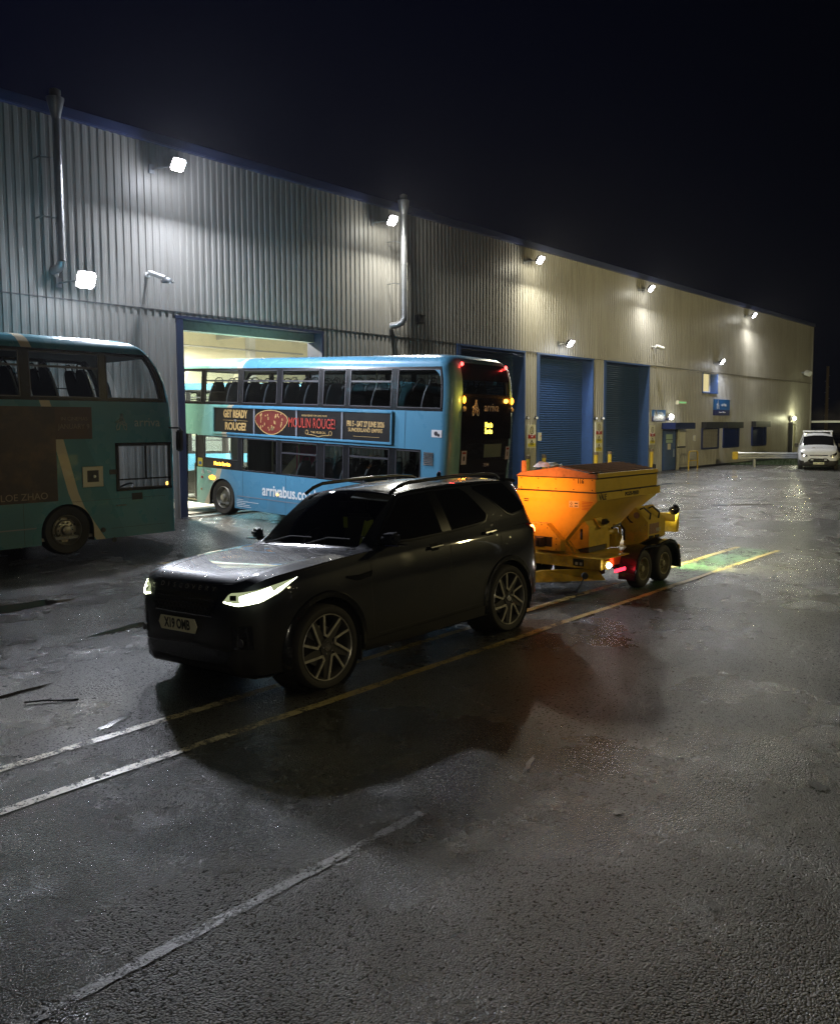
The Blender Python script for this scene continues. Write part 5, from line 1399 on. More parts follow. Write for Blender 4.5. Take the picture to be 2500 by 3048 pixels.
    def hpatch(name, bo, to, m, off, n=20, k=6, parent=None):
        bo, to = resamp(bo, n), resamp(to, n); s = M()
        s.grid(lambda u, v: hpt(bo[u][0]+(to[u][0]-bo[u][0])*v, bo[u][1]+(to[u][1]-bo[u][1])*v, off), list(range(n)), [q/k for q in range(k+1)])
        if sg > 0: s.f = [tuple(reversed(f)) for f in s.f]
        return s.build(name, m, parent or suv, smooth=True)
    hd_ = hpatch('headlight', hb, ht, 'headlamp_dim', .004)
    hpatch('running_light', [(-.18, .905), (-.055, .878), (.15, .912), (.30, .982), (.45, 1.079)], [(-.18, .915), (-.055, .90), (.14, .935), (.28, 1.005), (.455, 1.084)], 'drl', .008, parent=hd_)
    hpatch('projector', [(-.03, .915), (.12, .94)], [(-.03, .96), (.12, 1.0)], 'headlamp_core', .009, n=8, k=4, parent=hd_)
    hpatch('projector', [(.12, .94), (.26, .99)], [(.12, 1.0), (.235, 1.03)], 'drl', .0085, n=8, k=4, parent=hd_)
    hpatch('reflector', [(-.12, .925), (-.06, .925)], [(-.12, .965), (-.06, .97)], 'trim_black', .009, n=4, k=3, parent=hd_)
    pl_ = hpt(.05, .95, .10)
    add_light('headlight_beam', 'SPOT', pl_, 60, (1., 1., .85), suv, (-1, -sg*.0, -.13), size=.08, spot=R(70), blend=.8)
    add_light('running_glow', 'POINT', hpt(.1, .97, .07), .9, (.95, 1., .6), suv, size=.05)
    # rear lamp
    tl = side_patch('tail_light', [(3.40, 1.225), (3.56, 1.13), (3.72, 1.08)], [(3.40, 1.235), (3.56, 1.225), (3.715, 1.21)], sg, 'tail_lens', off=.006, n=12, k=5)
    side_patch('light_bar', [(3.50, 1.19), (3.60, 1.165), (3.68, 1.10), (3.715, 1.09)], [(3.50, 1.205), (3.61, 1.205), (3.69, 1.15), (3.718, 1.14)], sg, 'tail_core', off=.010, n=12, k=3, parent=tl)
    side_patch('light_bar', [(3.60, 1.125), (3.71, 1.09)], [(3.60, 1.205), (3.71, 1.20)], sg, 'tail_red', off=.008, n=6, k=3, parent=tl)
    add_light('brake_light', 'AREA', (3.90, sg*.50, 1.12), 7.5, (1, .30, .06), suv, (1, .45 if sg < 0 else .1, .3), size=.25, sy=.2, spread=R(65))
    s = M(); s.box(3.55, 3.60, min(sg*.86, sg*.9), max(sg*.86, sg*.9), .36, .46); s.build('rear_reflector', 'tail_lens', suv)
# front fascia
def front_patch(name, pts_b, pts_t, m, off=.004, n=24, k=8, parent=None):
    b_, t_ = resamp(pts_b, n), resamp(pts_t, n); s = M()
    def f(u, v):
        y, z = b_[u][0]+(t_[u][0]-b_[u][0])*v, b_[u][1]+(t_[u][1]-b_[u][1])*v
        h = hit_dir((-3, y, z), (1, 0, 0), off); return h if h is not None else Vector((-.8, y, z))
    s.grid(f, list(range(n)), [q/k for q in range(k+1)]); return s.build(name, m, parent or suv, smooth=True)
gr = front_patch('grille', [(-.46, .80), (0, .775), (.46, .80)], [(-.50, .94), (0, .965), (.50, .94)], 'trim_black', .004)
for r_ in range(4):
    for c_ in range(15):
        y = -.44+.063*c_+(.03 if r_ % 2 else 0); z = .805+.037*r_
        h = hit_dir((-3, y, z), (1, 0, 0), .006)
        if h is None: continue
        s = M(); s.box(h.x-.004, h.x+.01, y-.024, y+.024, z-.012, z+.004); s.build('grille_mesh', 'trim_black', gr)
s = M()
h = [hit_dir((-3, y, .775), (1, 0, 0), .012) for y in [-.44+.11*k for k in range(9)]]
s.tube(h, .006, 6); s.build('grille_strip', 'chrome', suv, smooth=True)
# bonnet lettering
for i, ch in enumerate('DISCOVERY'):
    y = .40-i*.10; hh = hit_dir((-3, y, 1.005), (1, 0, 0), .006)
    text('lettering', ch, .062, 'chrome', suv, MX(hh, (0, -1, 0), (.35, 0, .94)), ext=.004, sx=1.35)
# number plate
hp = hit_dir((-3, .075, .665), (1, 0, 0), .012)
s = M(); pw, ph = .30, .065
s.prism([(hp.x, .075+y, .665+z) for y, z in ((-pw, 0), (-pw*.88, ph), (pw*.88, ph), (pw, 0), (pw*.88, -ph), (-pw*.88, -ph))], (-.012, 0, 0))
pt = s.build('number_plate', 'plate_cream', suv)
text('lettering', 'X19 OMB', .118, 'sign_black', pt, MX((hp.x-.014, .075, .665), (0, -1, 0), (0, 0, 1)), ext=.001, bold=.004, sx=.82, sy=1.05)
# lower bumper
front_patch('lower_intake', [(-.56, .36), (0, .335), (.56, .36)], [(-.66, .475), (0, .50), (.66, .475)], 'trim_black', .005)
front_patch('intake_rim', [(-.66, .475), (0, .50), (.66, .475)], [(-.65, .50), (0, .525), (.65, .50)], 'car_paint', .016, k=2)
for sg in (-1, 1):
    front_patch('fog_recess', [(sg*.66, .50), (sg*.84, .50)], [(sg*.66, .70), (sg*.84, .71)], 'trim_black', .005, n=8)
    hh = hit_dir((-3, sg*.75, .56), (1, 0, 0), .015); s = M(); s.cyl(hh, hh+Vector((-.01, 0, 0)), .035, 14); s.build('fog_lamp', 'window_trim', suv, smooth=True)
front_patch('skid_plate', [(-.62, .27), (0, .26), (.62, .27)], [(-.60, .325), (0, .315), (.60, .325)], 'arch_plastic', .008, k=3)
# bonnet shut line, wipers, roof glass line, spoiler
def top_line(name, pl, w, m, off=.004, n=40):
    pl = resamp(pl, n); s = M(); A_, B_ = [], []
    for i, p in enumerate(pl):
        a, b_ = pl[max(0, i-1)], pl[min(n-1, i+1)]; dx, dy = b_[0]-a[0], b_[1]-a[1]; L = math.hypot(dx, dy) or 1
        A_.append((p[0]+dy/L*w/2, p[1]-dx/L*w/2)); B_.append((p[0]-dy/L*w/2, p[1]+dx/L*w/2))
    def f(u, v):
        q = (A_, B_)[v][u]; h = hit_dir((q[0], q[1], 3), (0, 0, -1), off); return h if h is not None else Vector((q[0], q[1], 1.2))
    s.grid(f, list(range(n)), [0, 1]); s.build(name, m, suv, smooth=True)
top_line('bonnet_seam', [(-.745, .60), (-.775, .35), (-.79, 0), (-.775, -.35), (-.745, -.60)], .006, 'rubber', .002)
for sg in (-1, 1):
    top_line('bonnet_crease', [(-.70, sg*.58), (-.3, sg*.66), (.2, sg*.70), (.60, sg*.72)], .012, 'trim_black', .002)
    top_line('bonnet_crease', [(-.66, sg*.26), (-.2, sg*.34), (.3, sg*.40)], .004, 'rubber', .001)
top_line('windscreen_trim', [(.625, .76), (.60, .4), (.60, 0), (.60, -.4), (.625, -.76)], .05, 'trim_black', .006)
top_line('windscreen_trim', [(1.40, .64), (1.37, .3), (1.365, 0), (1.37, -.3), (1.40, -.64)], .03, 'trim_black', .003)
for y0, y1 in ((.62, -.05), (.02, -.62)):
    s = M(); s.tube([(.62, y0, 1.235), (.70, (y0+y1)/2, 1.315), (.70, y1, 1.31)], .008, 6); s.build('wiper', 'black_plastic', suv)
s = M(); s.add([(3.42, -.62, 1.80), (3.42, .62, 1.80), (3.70, .60, 1.765), (3.70, -.60, 1.765), (3.42, -.62, 1.76), (3.42, .62, 1.76), (3.69, .60, 1.725), (3.69, -.60, 1.725)], [(0, 3, 2, 1), (4, 5, 6, 7), (0, 1, 5, 4), (2, 3, 7, 6), (1, 2, 6, 5), (3, 0, 4, 7)])
s.build('spoiler', 'trim_black', suv, bevel=.01)
s = M(); s.box(3.695, 3.71, -.22, .22, 1.735, 1.75); s.build('high_brake_light', 'tail_red', suv)
add_light('high_brake_glow', 'AREA', (3.76, 0, 1.74), 5.5, (1, .28, .06), suv, (1, .1, -.05), size=.5, sy=.1, spread=R(70))
s = M(); s.lathe([(.03, 0), (.028, .05), (.001, .07)], (2.9, 0, 1.84), 'Z', 12); o = s.build('roof_aerial', 'car_paint', suv, smooth=True)
# underside, tow bar
s = M(); s.box(-.6, 3.5, -.62, .62, .26, .5); s.build('underside', 'rubber', suv)
s = M(); s.tube([(3.6, 0, .42), (3.88, 0, .40), (3.98, 0, .44)], .03, 8); s.lathe([(.001, .05), (.03, .03), (.03, -.02), (.001, -.04)], (3.98, 0, .47), 'Z', 12); s.build('tow_ball', 'trim_black', suv, smooth=True)
# interior seen through the windscreen
s = M(); s.box(.66, 1.05, -.68, .68, .95, 1.20); s.build('dashboard', 'leather', suv, bevel=.05)
s = M(); s.lathe([(.17, 0), (.19, .015), (.17, .03), (.155, .015), (.17, 0)], (0, 0, 0), 'Z', 24); s.box(-.16, .16, -.02, .02, .0, .02); o = s.build('steering_wheel', 'black_plastic', suv, smooth=True); o.location = (1.12, .38, 1.18); o.rotation_euler = (0, -1.05, 0)
for y in (.38, -.38):
    s = M(); s.prism([(1.75, y-.24, .95), (1.45, y-.24, .90), (1.45, y-.24, .75), (1.8, y-.24, .75)], (0, .48, 0)); s.prism([(1.70, y-.22, .92), (1.82, y-.2, 1.46), (1.92, y-.2, 1.46), (1.85, y-.22, .92)], (0, .42, 0)); se = s.build('seat', 'leather', suv, bevel=.04)
    s = M(); s.box(1.84, 1.92, y-.12, y+.12, 1.48, 1.64); s.build('headrest', 'leather', se, bevel=.03)
s = M(); s.box(1.3, 1.32, -.1, .14, 1.58, 1.65); s.tube([(1.33, 0, 1.64), (1.28, 0, 1.74)], .012, 6); s.build('rear_view_mirror', 'black_plastic', suv, bevel=.01)
s = M(); s.prism([(1.36, -.62, 1.70), (1.36, -.08, 1.73), (1.27, -.08, 1.68), (1.27, -.62, 1.645)], (0, 0, .012)); s.build('sun_visor', 'cream_lining', suv)
s = M(); s.box(1.25, 1.255, -.03, .03, 1.36, 1.48); s.build('hanging_tag', 'hi_vis', suv)
hv = empty('hi_vis_vest', (1.72, .06, 0), 0, 'yellow hi-vis vest hung over the front seat inside the black SUV', 'vest')
hv.matrix_world = suv.matrix_world @ Matrix.Translation((1.62, .10, 1.05))
s = M(); rnd = random.Random(2)
s.grid(lambda u, v: (.04*math.sin(u*9)+.05*v, -.11+.22*u*(1-.35*v), .34*v+.02*math.sin(u*7)), [k/10 for k in range(11)], [k/8 for k in range(9)]); s.build('cloth', 'hi_vis', hv, smooth=True)
s = M(); s.grid(lambda u, v: (.04*math.sin(u*9)+.05*(.4+.1*v)-.006, -.11+.22*u*(1-.35*.45), .34*(.4+.1*v)+.02*math.sin(u*7)), [k/10 for k in range(11)], [0, 1]); s.build('reflective_band', 'chrome', hv, smooth=True)
s = M(); s.box(.9, 3.4, -.85, .85, .78, .82); s.build('cabin_floor', 'rubber', suv)

# wheels
def alloy(parent, x, sg, yaw_=0.):
    RR = .3935
    wh = M(); wh.lathe([(.306, -.215), (.36, -.22), (.385, -.20), (RR, -.16), (RR, -.05), (.385, -.012), (.370, .004), (.345, .006), (.320, -.002), (.306, -.012), (.306, -.215)], (0, 0, 0), 'Y', 56)
    w = wh.build('wheel', 'tyre', parent, smooth=True, angle=40)
    # tread grooves
    for k in range(3):
        s = M(); s.lathe([(RR+.001, -.06-.045*k), (RR+.001, -.068-.045*k)], (0, 0, 0), 'Y', 56); s.build('tread_groove', 'rubber', w)
    r = M(); r.lathe([(.292, -.21), (.262, -.19), (.255, -.06), (.270, -.020), (.292, -.004), (.296, -.012)], (0, 0, 0), 'Y', 56); r.build('rim', 'alloy_dark', w, smooth=True)
    r = M(); r.lathe([(.288, -.002), (.284, .003), (.279, -.002), (.279, -.012)], (0, 0, 0), 'Y', 56); r.build('rim_edge', 'alloy_silver', w, smooth=True)
    s = M(); s.lathe([(.001, -.10), (.19, -.10), (.19, -.125), (.001, -.125)], (0, 0, 0), 'Y', 32); s.build('brake_disc', 'wheel_metal', w, smooth=True)
    s = M(); s.prism([(-.2*math.cos(t), -.085, .2*math.sin(t)) for t in (R(-35), R(-12), R(12), R(35))]+[(-.11*math.cos(t), -.085, .11*math.sin(t)) for t in (R(35), R(-35))], (0, -.04, 0)); s.build('brake_caliper', 'alloy_dark', w)
    pol = lambda r_, a: (r_*math.cos(R(a)), r_*math.sin(R(a)))
    for k in range(5):
        o_ = 72*k
        s = M()
        A_ = [pol(.280, 94+o_), pol(.20, 97+o_), pol(.115, 103+o_), pol(.092, 84+o_), pol(.15, 66+o_), pol(.280, 53+o_)]
        s.ribbon(A_, .020, lambda x_, z_, h: (x_, -.016-.0*h+h, z_), .010)
        s.build('spoke_face', 'alloy_silver', w)
        s = M()
        q = [pol(.03, 60+o_), pol(.10, 99+o_), pol(.115, 108+o_), pol(.20, 99+o_), pol(.278, 96+o_), pol(.278, 91+o_), pol(.19, 92+o_), pol(.11, 92+o_), pol(.085, 80+o_)]
        s.prism([(x_, -.020, z_) for x_, z_ in q], (0, -.045, 0))
        q = [pol(.03, 60+o_), pol(.088, 86+o_), pol(.145, 68+o_), pol(.278, 55+o_), pol(.278, 44+o_), pol(.20, 41+o_), pol(.12, 35+o_)]
        s.prism([(x_, -.022, z_) for x_, z_ in q], (0, -.045, 0))
        s.build('spoke', 'alloy_dark', w)
    s = M(); s.cyl((0, -.06, 0), (0, -.012, 0), .075, 24); s.mat(1)
    for k in range(5):
        x_, z_ = pol(.055, 30+72*k); s.cyl((x_, -.012, z_), (x_, .002, z_), .009, 8)
    s.cyl((0, -.012, 0), (0, -.004, 0), .033, 20)
    s.build('hub', ['alloy_dark', 'chrome'], w, smooth=True)
    for ch in w.children:
        if ch.name.split('.')[0] in ('rim', 'rim_edge', 'spoke', 'spoke_face', 'hub'): ch.scale = (1.07, 1, 1.07)
    # local +Y is outward for the builder; flip for the near side
    w.matrix_local = Matrix.Translation((x, sg*.985, RR)) @ Matrix.Rotation(R(yaw_), 4, 'Z') @ (Matrix.Scale(-1, 4, Vector((0, 1, 0))) if sg < 0 else Matrix.Identity(4))
    return w
alloy(suv, 0, -1); alloy(suv, 0, 1); alloy(suv, 2.923, -1); alloy(suv, 2.923, 1)
for sg in (-1, 1):
    s = M(); s.box(.44, .455, min(sg*.80, sg*.97), max(sg*.80, sg*.97), .18, .42); s.build('mud_flap', 'rubber', suv); s = M(); s.box(3.36, 3.375, min(sg*.80, sg*.97), max(sg*.80, sg*.97), .2, .42); s.build('mud_flap', 'rubber', suv)
s = M(); s.box(2.2, 2.5, -.62, -.5, .16, .3); s.build('fuel_tank_guard', 'rubber', suv)
# ------------------------------------------------------------------ gritter trailer
def gritter():
    m, nt, out = new_mat('gritter_yellow'); b = pbsdf(nt, out, (.58, .34, .025), .4, 0, .1)
    n = noise_node(nt, 2.2, 6, rough=.7); n2 = noise_node(nt, 16, 4, rough=.7); n3 = noise_node(nt, 6, 6, rough=.75)
    tc = nt.nodes.new('ShaderNodeTexCoord'); sp = nt.nodes.new('ShaderNodeSeparateXYZ'); nt.links.new(tc.outputs['Object'], sp.inputs[0])
    c = mixcol(nt, n.outputs[0], (.55, .36, .035), (.70, .48, .045))
    low = ramp(nt, sp.outputs['Z'], .45, 1.1, (1, 1, 1), (.25, .25, .25))
    c = mixcol(nt, math_n(nt, 'MULTIPLY', math_n(nt, 'MULTIPLY', ramp(nt, n3.outputs[0], .48, .66), .55), low), c, (.10, .055, .02))
    c = mixcol(nt, math_n(nt, 'MULTIPLY', math_n(nt, 'MULTIPLY', ramp(nt, n2.outputs[0], .56, .68), .5), low), c, (.42, .36, .28))
    nt.links.new(c, b.inputs['Base Color']); nt.links.new(math_n(nt, 'MULTIPLY_ADD', n.outputs[0], .3, .28), b.inputs['Roughness'])
gritter()
mat('lid_brown', (.30, .17, .10), .7, var=.35, scale=5, dirt=.5)
mat('mesh_dark', (.06, .05, .04), .6)
mat('steel_wheel', (.42, .38, .24), .35, .7, dirt=.5)
mat('sheet_white', (.55, .57, .6), .6)
emis('trailer_red', (1., .03, .06), 4); emis('marker_white', (1., .95, .9), 40); emis('work_lamp', (.95, 1., .55), 40)
TO = Vector((10.8, 6.66, 0))
tr = empty('gritter_trailer', TO, 0, 'yellow twin axle salt gritter trailer hitched behind the black SUV', 'trailer')
def tb(m_, name, mats, parent=None, **k):
    m_.v = [(x-TO.x, y-TO.y, z) for x, y, z in m_.v]
    return m_.build(name, mats, parent or tr, **k)
# hopper walls
H0, H1 = 10.82, 12.80; Yn, Yf = 6.0, 7.32; yc = 6.66
s = M()
s.box(H0, H1, Yn, Yf, 1.47, 1.665); tb(s, 'hopper_extension', 'gritter_yellow', bevel=.006)
s = M(); s.box(H0-.02, H1+.03, Yn-.03, Yf+.03, 1.455, 1.472); s.box(H0-.02, H1+.02, Yn-.02, Yf+.02, 1.66, 1.672); tb(s, 'rubber_seal', 'black_plastic')
s = M(); s.box(H0-.015, H1+.04, Yn-.035, Yf+.035, 1.345, 1.455); s.build
fl_ = tb(s, 'hopper_flange', 'gritter_yellow', bevel=.004)
b0_, b1_ = 11.0, 12.05
top = [(H0, Yn-.01, 1.345), (H1, Yn-.01, 1.345), (H1, Yf+.01, 1.345), (H0, Yf+.01, 1.345)]
bot = [(H0, 6.50, .74), (12.15, 6.50, .74), (12.15, 6.82, .74), (H0, 6.82, .74)]
s = M(); s.add(top+bot, [(0, 1, 5, 4), (1, 2, 6, 5), (2, 3, 7, 6), (3, 0, 4, 7)]); tb(s, 'hopper', 'gritter_yellow')
s = M(); s.prism([(H0-.006, Yn-.03, 1.345), (H0-.006, Yn-.03, 1.36), (H0-.006, Yf, 1.36), (H0-.006, Yf, 1.345), (H0-.006, 7.0, .56), (H0-.006, 6.33, .56), (H0-.006, 6.50, .75), (H0-.006, 6.52, .78)], (.02, 0, 0)); tb(s, 'hopper_front', 'gritter_yellow')
s = M(); s.prism([(H0+.1, 6.34, .56), (H0+.1, 6.48, .74), (12.1, 6.48, .74), (12.1, 6.34, .56)], (0, .6, 0)); tb(s, 'conveyor_trough', 'gritter_yellow')
# lid frame and mesh top
s = M(); s.prism([(H0-.01, Yn-.02, 1.675), (H0-.01, Yf+.02, 1.675), (H0-.01, Yf-.05, 1.72), (H0-.01, 6.62, 1.82), (H0-.01, Yn, 1.725)], (.05, 0, 0)); tb(s, 'lid_end', 'lid_brown')
s = M(); s.prism([(H1-.04, Yn-.02, 1.675), (H1-.04, Yf+.02, 1.675), (H1-.04, Yf-.05, 1.72), (H1-.04, 6.62, 1.82), (H1-.04, Yn, 1.725)], (.05, 0, 0)); tb(s, 'lid_end', 'lid_brown')
s = M(); s.box(H0+.04, H1-.04, Yn-.02, Yn+.01, 1.675, 1.735); tb(s, 'lid_side', 'gritter_yellow')
s = M(); s.add([(H0+.02, Yn, 1.73), (H1, Yn, 1.73), (H1, 6.62, 1.822), (H0+.02, 6.62, 1.822), (H1, Yf, 1.72), (H0+.02, Yf, 1.72)], [(0, 1, 2, 3), (3, 2, 4, 5)]); tb(s, 'mesh_cover', 'mesh_dark')
for k in range(24):
    x = H0+.06+k*(H1-H0-.1)/24
    s = M(); s.tube([(x, Yn+.01, 1.742), (x, 6.62, 1.832)], .006, 5); tb(s, 'mesh_bar', 'lid_brown')
for k in range(6):
    y = Yn+.06+k*.1; s = M(); s.tube([(H0+.04, y, 1.745+(y-Yn)*.148), (H1-.03, y, 1.745+(y-Yn)*.148)], .005, 5); tb(s, 'mesh_bar', 'lid_brown')
s = M(); s.box(H0+.0, H0+.03, Yf-.14, Yf-.06, 1.70, 1.90); tb(s, 'lifting_eye', 'lid_brown', bevel=.01)
s = M(); s.tube([(H1-.1, Yn+.02, 1.72), (H1-.1, Yn+.02, 1.8), (H1-.04, Yn+.02, 1.8), (H1-.04, Yn+.02, 1.72)], .012, 6); tb(s, 'latch', 'black_plastic')
s = M(); s.tube([(H0+.12, Yn-.03, 1.76), (H0+.0, Yn-.04, 1.75), (H0-.02, Yn+.1, 1.74)], .012, 6); tb(s, 'latch', 'black_plastic')
# lettering
ty = lambda x, z: MX((x-TO.x, Yn-.037-TO.y, z), (1, 0, 0), (0, 0, 1))
text('lettering', 'VALE', .12, 'sign_black', tr, ty(10.97, 1.395), bold=.002, sx=.8)
text('lettering', 'POZI-FEED', .075, 'sign_black', tr, ty(11.87, 1.40), bold=.003, sx=1.25)
tx = lambda y, z, d=.009: MX((H0-TO.x-d, y-TO.y, z), (0, -1, 0), (0, 0, 1))
text('lettering', '116', .09, 'sign_black', tr, tx(6.24, 1.62, .003), bold=.003, sx=.8)
s = M(); s.box(H0-.009, H0-.0065, 6.26, 6.42, 1.24, 1.335); lb = tb(s, 'warning_label', 'sign_cream')
for z in (1.305, 1.265):
    s = M(); s.ribbon([(-.02, -.015), (.02, -.015), (0, .018), (-.02, -.015)], .005, lambda u, v, h: (H0-TO.x-.010-h, 6.385-TO.y-u, z+v), .001); s.build('triangle', 'sign_black', lb)
    s = M(); s.box(H0-.011, H0-.0095, 6.28, 6.33, z-.01, z+.005); s.v = [(a-TO.x, c-TO.y, d) for a, c, d in s.v]; s.build('text_line', 'sign_black', lb)
s = M()
for k in range(6): s.box(H0-.009, H0-.007, 6.04+.012*k, 6.21, 1.325-.022*k, 1.331-.022*k)
tb(s, 'small_print', 'sign_red')
s = M()
for k in range(2): s.box(H0-.009, H0-.007, 7.12, 7.2, 1.32-.03*k, 1.335-.03*k)
tb(s, 'small_print', 'sign_black')
for k in range(5):
    for z_, y_ in ((1.64, Yn+.05+k*.3), (1.50, Yn+.05+k*.3)):
        s = M(); s.cyl((H0-.004, y_, z_), (H0-.012, y_, z_), .008, 6); tb(s, 'rivet', 'black_plastic')
for k in range(4):
    s = M(); s.cyl((H0+.1+k*.6, Yn-.037, 1.457), (H0+.1+k*.6, Yn-.045, 1.457), .009, 6); tb(s, 'rivet', 'black_plastic')
# feed motor box on the front
s = M(); s.prism([(10.68, 6.48, .60), (10.68, 6.48, .76), (10.68, 6.72, .99), (10.68, 7.02, .99), (10.68, 7.02, .60)], (.14, 0, 0)); mbx = tb(s, 'feed_motor_box', 'gritter_yellow')
for y_, z_ in ((6.55, .63), (6.55, .70), (6.55, .78), (6.70, .93), (6.8, .97), (6.9, .97), (6.98, .9), (6.98, .8), (6.98, .65)):
    s = M(); s.cyl((10.68, y_, z_), (10.67, y_, z_), .008, 6); s.v = [(a-TO.x, c-TO.y, d) for a, c, d in s.v]; s.build('bolt', 'black_plastic', mbx)
s = M(); s.box(10.66, 10.68, 6.62, 6.92, .66, .80); s.cyl((10.68, 6.77, .73), (10.45, 6.80, .73), .065, 14); s.box(10.5, 10.62, 6.70, 6.85, .67, .80); tb(s, 'feed_motor', 'black_plastic')
# side control box
s = M(); s.prism([(10.95, 6.17, .66), (10.95, 6.17, .96), (10.95, 6.24, 1.035), (10.95, 6.58, .77), (10.95, 6.42, .60)], (.56, 0, 0)); cb = tb(s, 'control_box', 'gritter_yellow')
s = M(); s.box(10.94, 10.95, 6.27, 6.31, .76, .92); s.v = [(a-TO.x, c-TO.y, d) for a, c, d in s.v]; s.build('handle_slot', 'black_plastic', cb, bevel=.008)
s = M(); s.box(10.936, 10.942, 6.28, 6.30, .79, .87); s.v = [(a-TO.x, c-TO.y, d) for a, c, d in s.v]; s.build('handle_insert', 'chrome', cb)
s = M(); s.prism([(11.18, 6.13, .93), (11.36, 6.13, .93), (11.40, 6.24, 1.06), (11.20, 6.24, 1.06)], (0, -.03, -.0)); s.v = [(a-TO.x, c-TO.y, d) for a, c, d in s.v]; s.build('switch_plate', 'gritter_yellow', cb)
s = M(); s.box(11.24, 11.34, 6.07, 6.13, .97, 1.05); s.cyl((11.29, 6.07, 1.01), (11.29, 6.03, 1.01), .02, 8); s.v = [(a-TO.x, c-TO.y, d) for a, c, d in s.v]; s.build('switch', 'black_plastic', cb, bevel=.01)
s = M(); s.box(11.0, 11.5, 6.2, 6.5, .57, .66); tb(s, 'box_stand', 'mesh_dark')
# engine housing above the wheels
s = M(); s.prism([(12.08, 5.80, .70), (12.08, 5.80, .945), (12.08, 6.01, 1.17), (12.08, 6.27, .90), (12.08, 6.20, .82), (12.08, 6.20, .56), (12.08, 5.95, .60)], (.60, 0, 0)); en = tb(s, 'engine_housing', 'gritter_yellow', bevel=.004)
s = M(); s.cyl((12.08, 5.985, 1.045), (12.065, 5.985, 1.045), .048, 18); s.v = [(a-TO.x, c-TO.y, d) for a, c, d in s.v]; s.build('round_reflector', 'lid_brown', en, smooth=True)
s = M(); s.tube([(12.08, 6.13, 1.02), (12.03, 6.12, 1.01), (12.03, 6.07, .95), (12.08, 6.06, .93)], .012, 6); s.v = [(a-TO.x, c-TO.y, d) for a, c, d in s.v]; s.build('handle', 'black_plastic', en, smooth=True)
for x_ in (12.15, 12.45):
    s = M(); s.tube([(x_, 5.97, 1.13), (x_+.01, 5.91, 1.16), (x_+.06, 5.82, 1.07), (x_+.05, 5.83, .98)], .014, 7); s.v = [(a-TO.x, c-TO.y, d) for a, c, d in s.v]; s.build('handle', 'black_plastic', en, smooth=True)
s = M(); s.box(12.13, 12.45, 5.793, 5.80, .76, .92); s.v = [(a-TO.x, c-TO.y, d) for a, c, d in s.v]; s.build('name_plate', 'lid_brown', en)
text('lettering', 'VALE', .09, 'sign_cream', en, MX((12.42-TO.x, 5.79-TO.y, .81), (1, 0, 0), (0, 0, 1)), sx=.8)
for x_ in (12.10, 12.30): 
    s = M(); s.box(x_+.02, x_+.15, 5.785, 5.80, .705, .735); s.v = [(a-TO.x, c-TO.y, d) for a, c, d in s.v]; s.build('catch', 'black_plastic', en)
for y_, z_ in ((5.84, .74), (5.84, .90), (5.92, .82), (6.02, .66), (6.17, .6), (6.17, .7), (6.17, .8), (6.1, .92)):
    s = M(); s.cyl((12.08, y_, z_), (12.072, y_, z_), .008, 6); s.v = [(a-TO.x, c-TO.y, d) for a, c, d in s.v]; s.build('bolt', 'lid_brown', en)
s = M(); s.box(11.55, 11.62, 6.2, 6.35, .58, .9); s.cyl((11.60, 6.28, .80), (11.85, 6.22, .80), .055, 14); s.box(11.72, 11.84, 6.15, 6.25, .58, .78); s.tube([(11.85, 6.25, .9), (11.95, 6.2, .86), (11.98, 6.2, .7), (11.9, 6.2, .6)], .022, 8); tb(s, 'gearbox', 'gritter_yellow', smooth=True)
s = M(); s.tube([(11.62, 6.16, .88), (11.80, 6.12, .93), (11.97, 6.14, .82), (12.0, 6.15, .66)], .018, 8); tb(s, 'hose', 'black_plastic', smooth=True)
# chassis
s = M(); s.box(10.60, 10.68, 5.78, 7.54, .405, .56); tb(s, 'front_beam', 'gritter_yellow', bevel=.006)
s = M(); s.box(10.68, 13.15, 5.95, 7.37, .50, .56); tb(s, 'deck', 'gritter_yellow')
s = M(); s.box(10.68, 11.40, 5.76, 5.95, .545, .56); tb(s, 'deck_wing', 'gritter_yellow')
s = M(); s.box(10.7, 13.2, 6.0, 6.08, .36, .50); tb(s, 'chassis_rail', 'gritter_yellow'); s = M(); s.box(10.7, 13.2, 7.24, 7.32, .36, .50); tb(s, 'chassis_rail', 'gritter_yellow')
s = M(); s.prism([(11.0, 5.92, .20), (10.75, 5.92, .40), (10.2, 6.46, .39), (9.45, 6.63, .39), (9.45, 6.63, .29), (10.15, 6.48, .26), (10.9, 6.0, .20)], (.0, .03, 0)); tb(s, 'drawbar', 'gritter_yellow')
s = M(); s.prism([(11.0, 7.40, .20), (10.75, 7.40, .40), (10.2, 6.86, .39), (9.45, 6.70, .39), (9.45, 6.70, .29), (10.15, 6.84, .26), (10.9, 7.32, .20)], (.0, -.03, 0)); tb(s, 'drawbar', 'gritter_yellow')
s = M(); s.box(9.3, 9.6, 6.61, 6.72, .36, .46); tb(s, 'coupling_head', 'black_plastic', bevel=.02)
s = M(); s.cyl((9.75, 6.85, .1), (9.75, 6.85, .62), .024, 10); s.lathe([(.10, -.02), (.10, .02)], (9.75, 6.85, .1), 'Y', 16); tb(s, 'jockey_wheel', 'black_plastic')
s = M(); s.cyl((10.5, 5.98, .33), (10.45, 5.94, .33), .045, 14); s.tube([(10.45, 5.95, .31), (10.3, 5.98, .15), (10.2, 6.1, .08), (10.35, 6.2, .03), (10.7, 6.1, .03)], .009, 6); s.tube([(10.45, 5.96, .30), (10.34, 6.0, .12), (10.4, 6.05, .035), (10.8, 6.0, .02)], .009, 6); tb(s, 'plug_and_cable', 'black_plastic')
s = M(); s.box(10.592, 10.6, 6.05, 6.22, .435, .535); sp_ = tb(s, 'serial_plate', 'black_plastic')
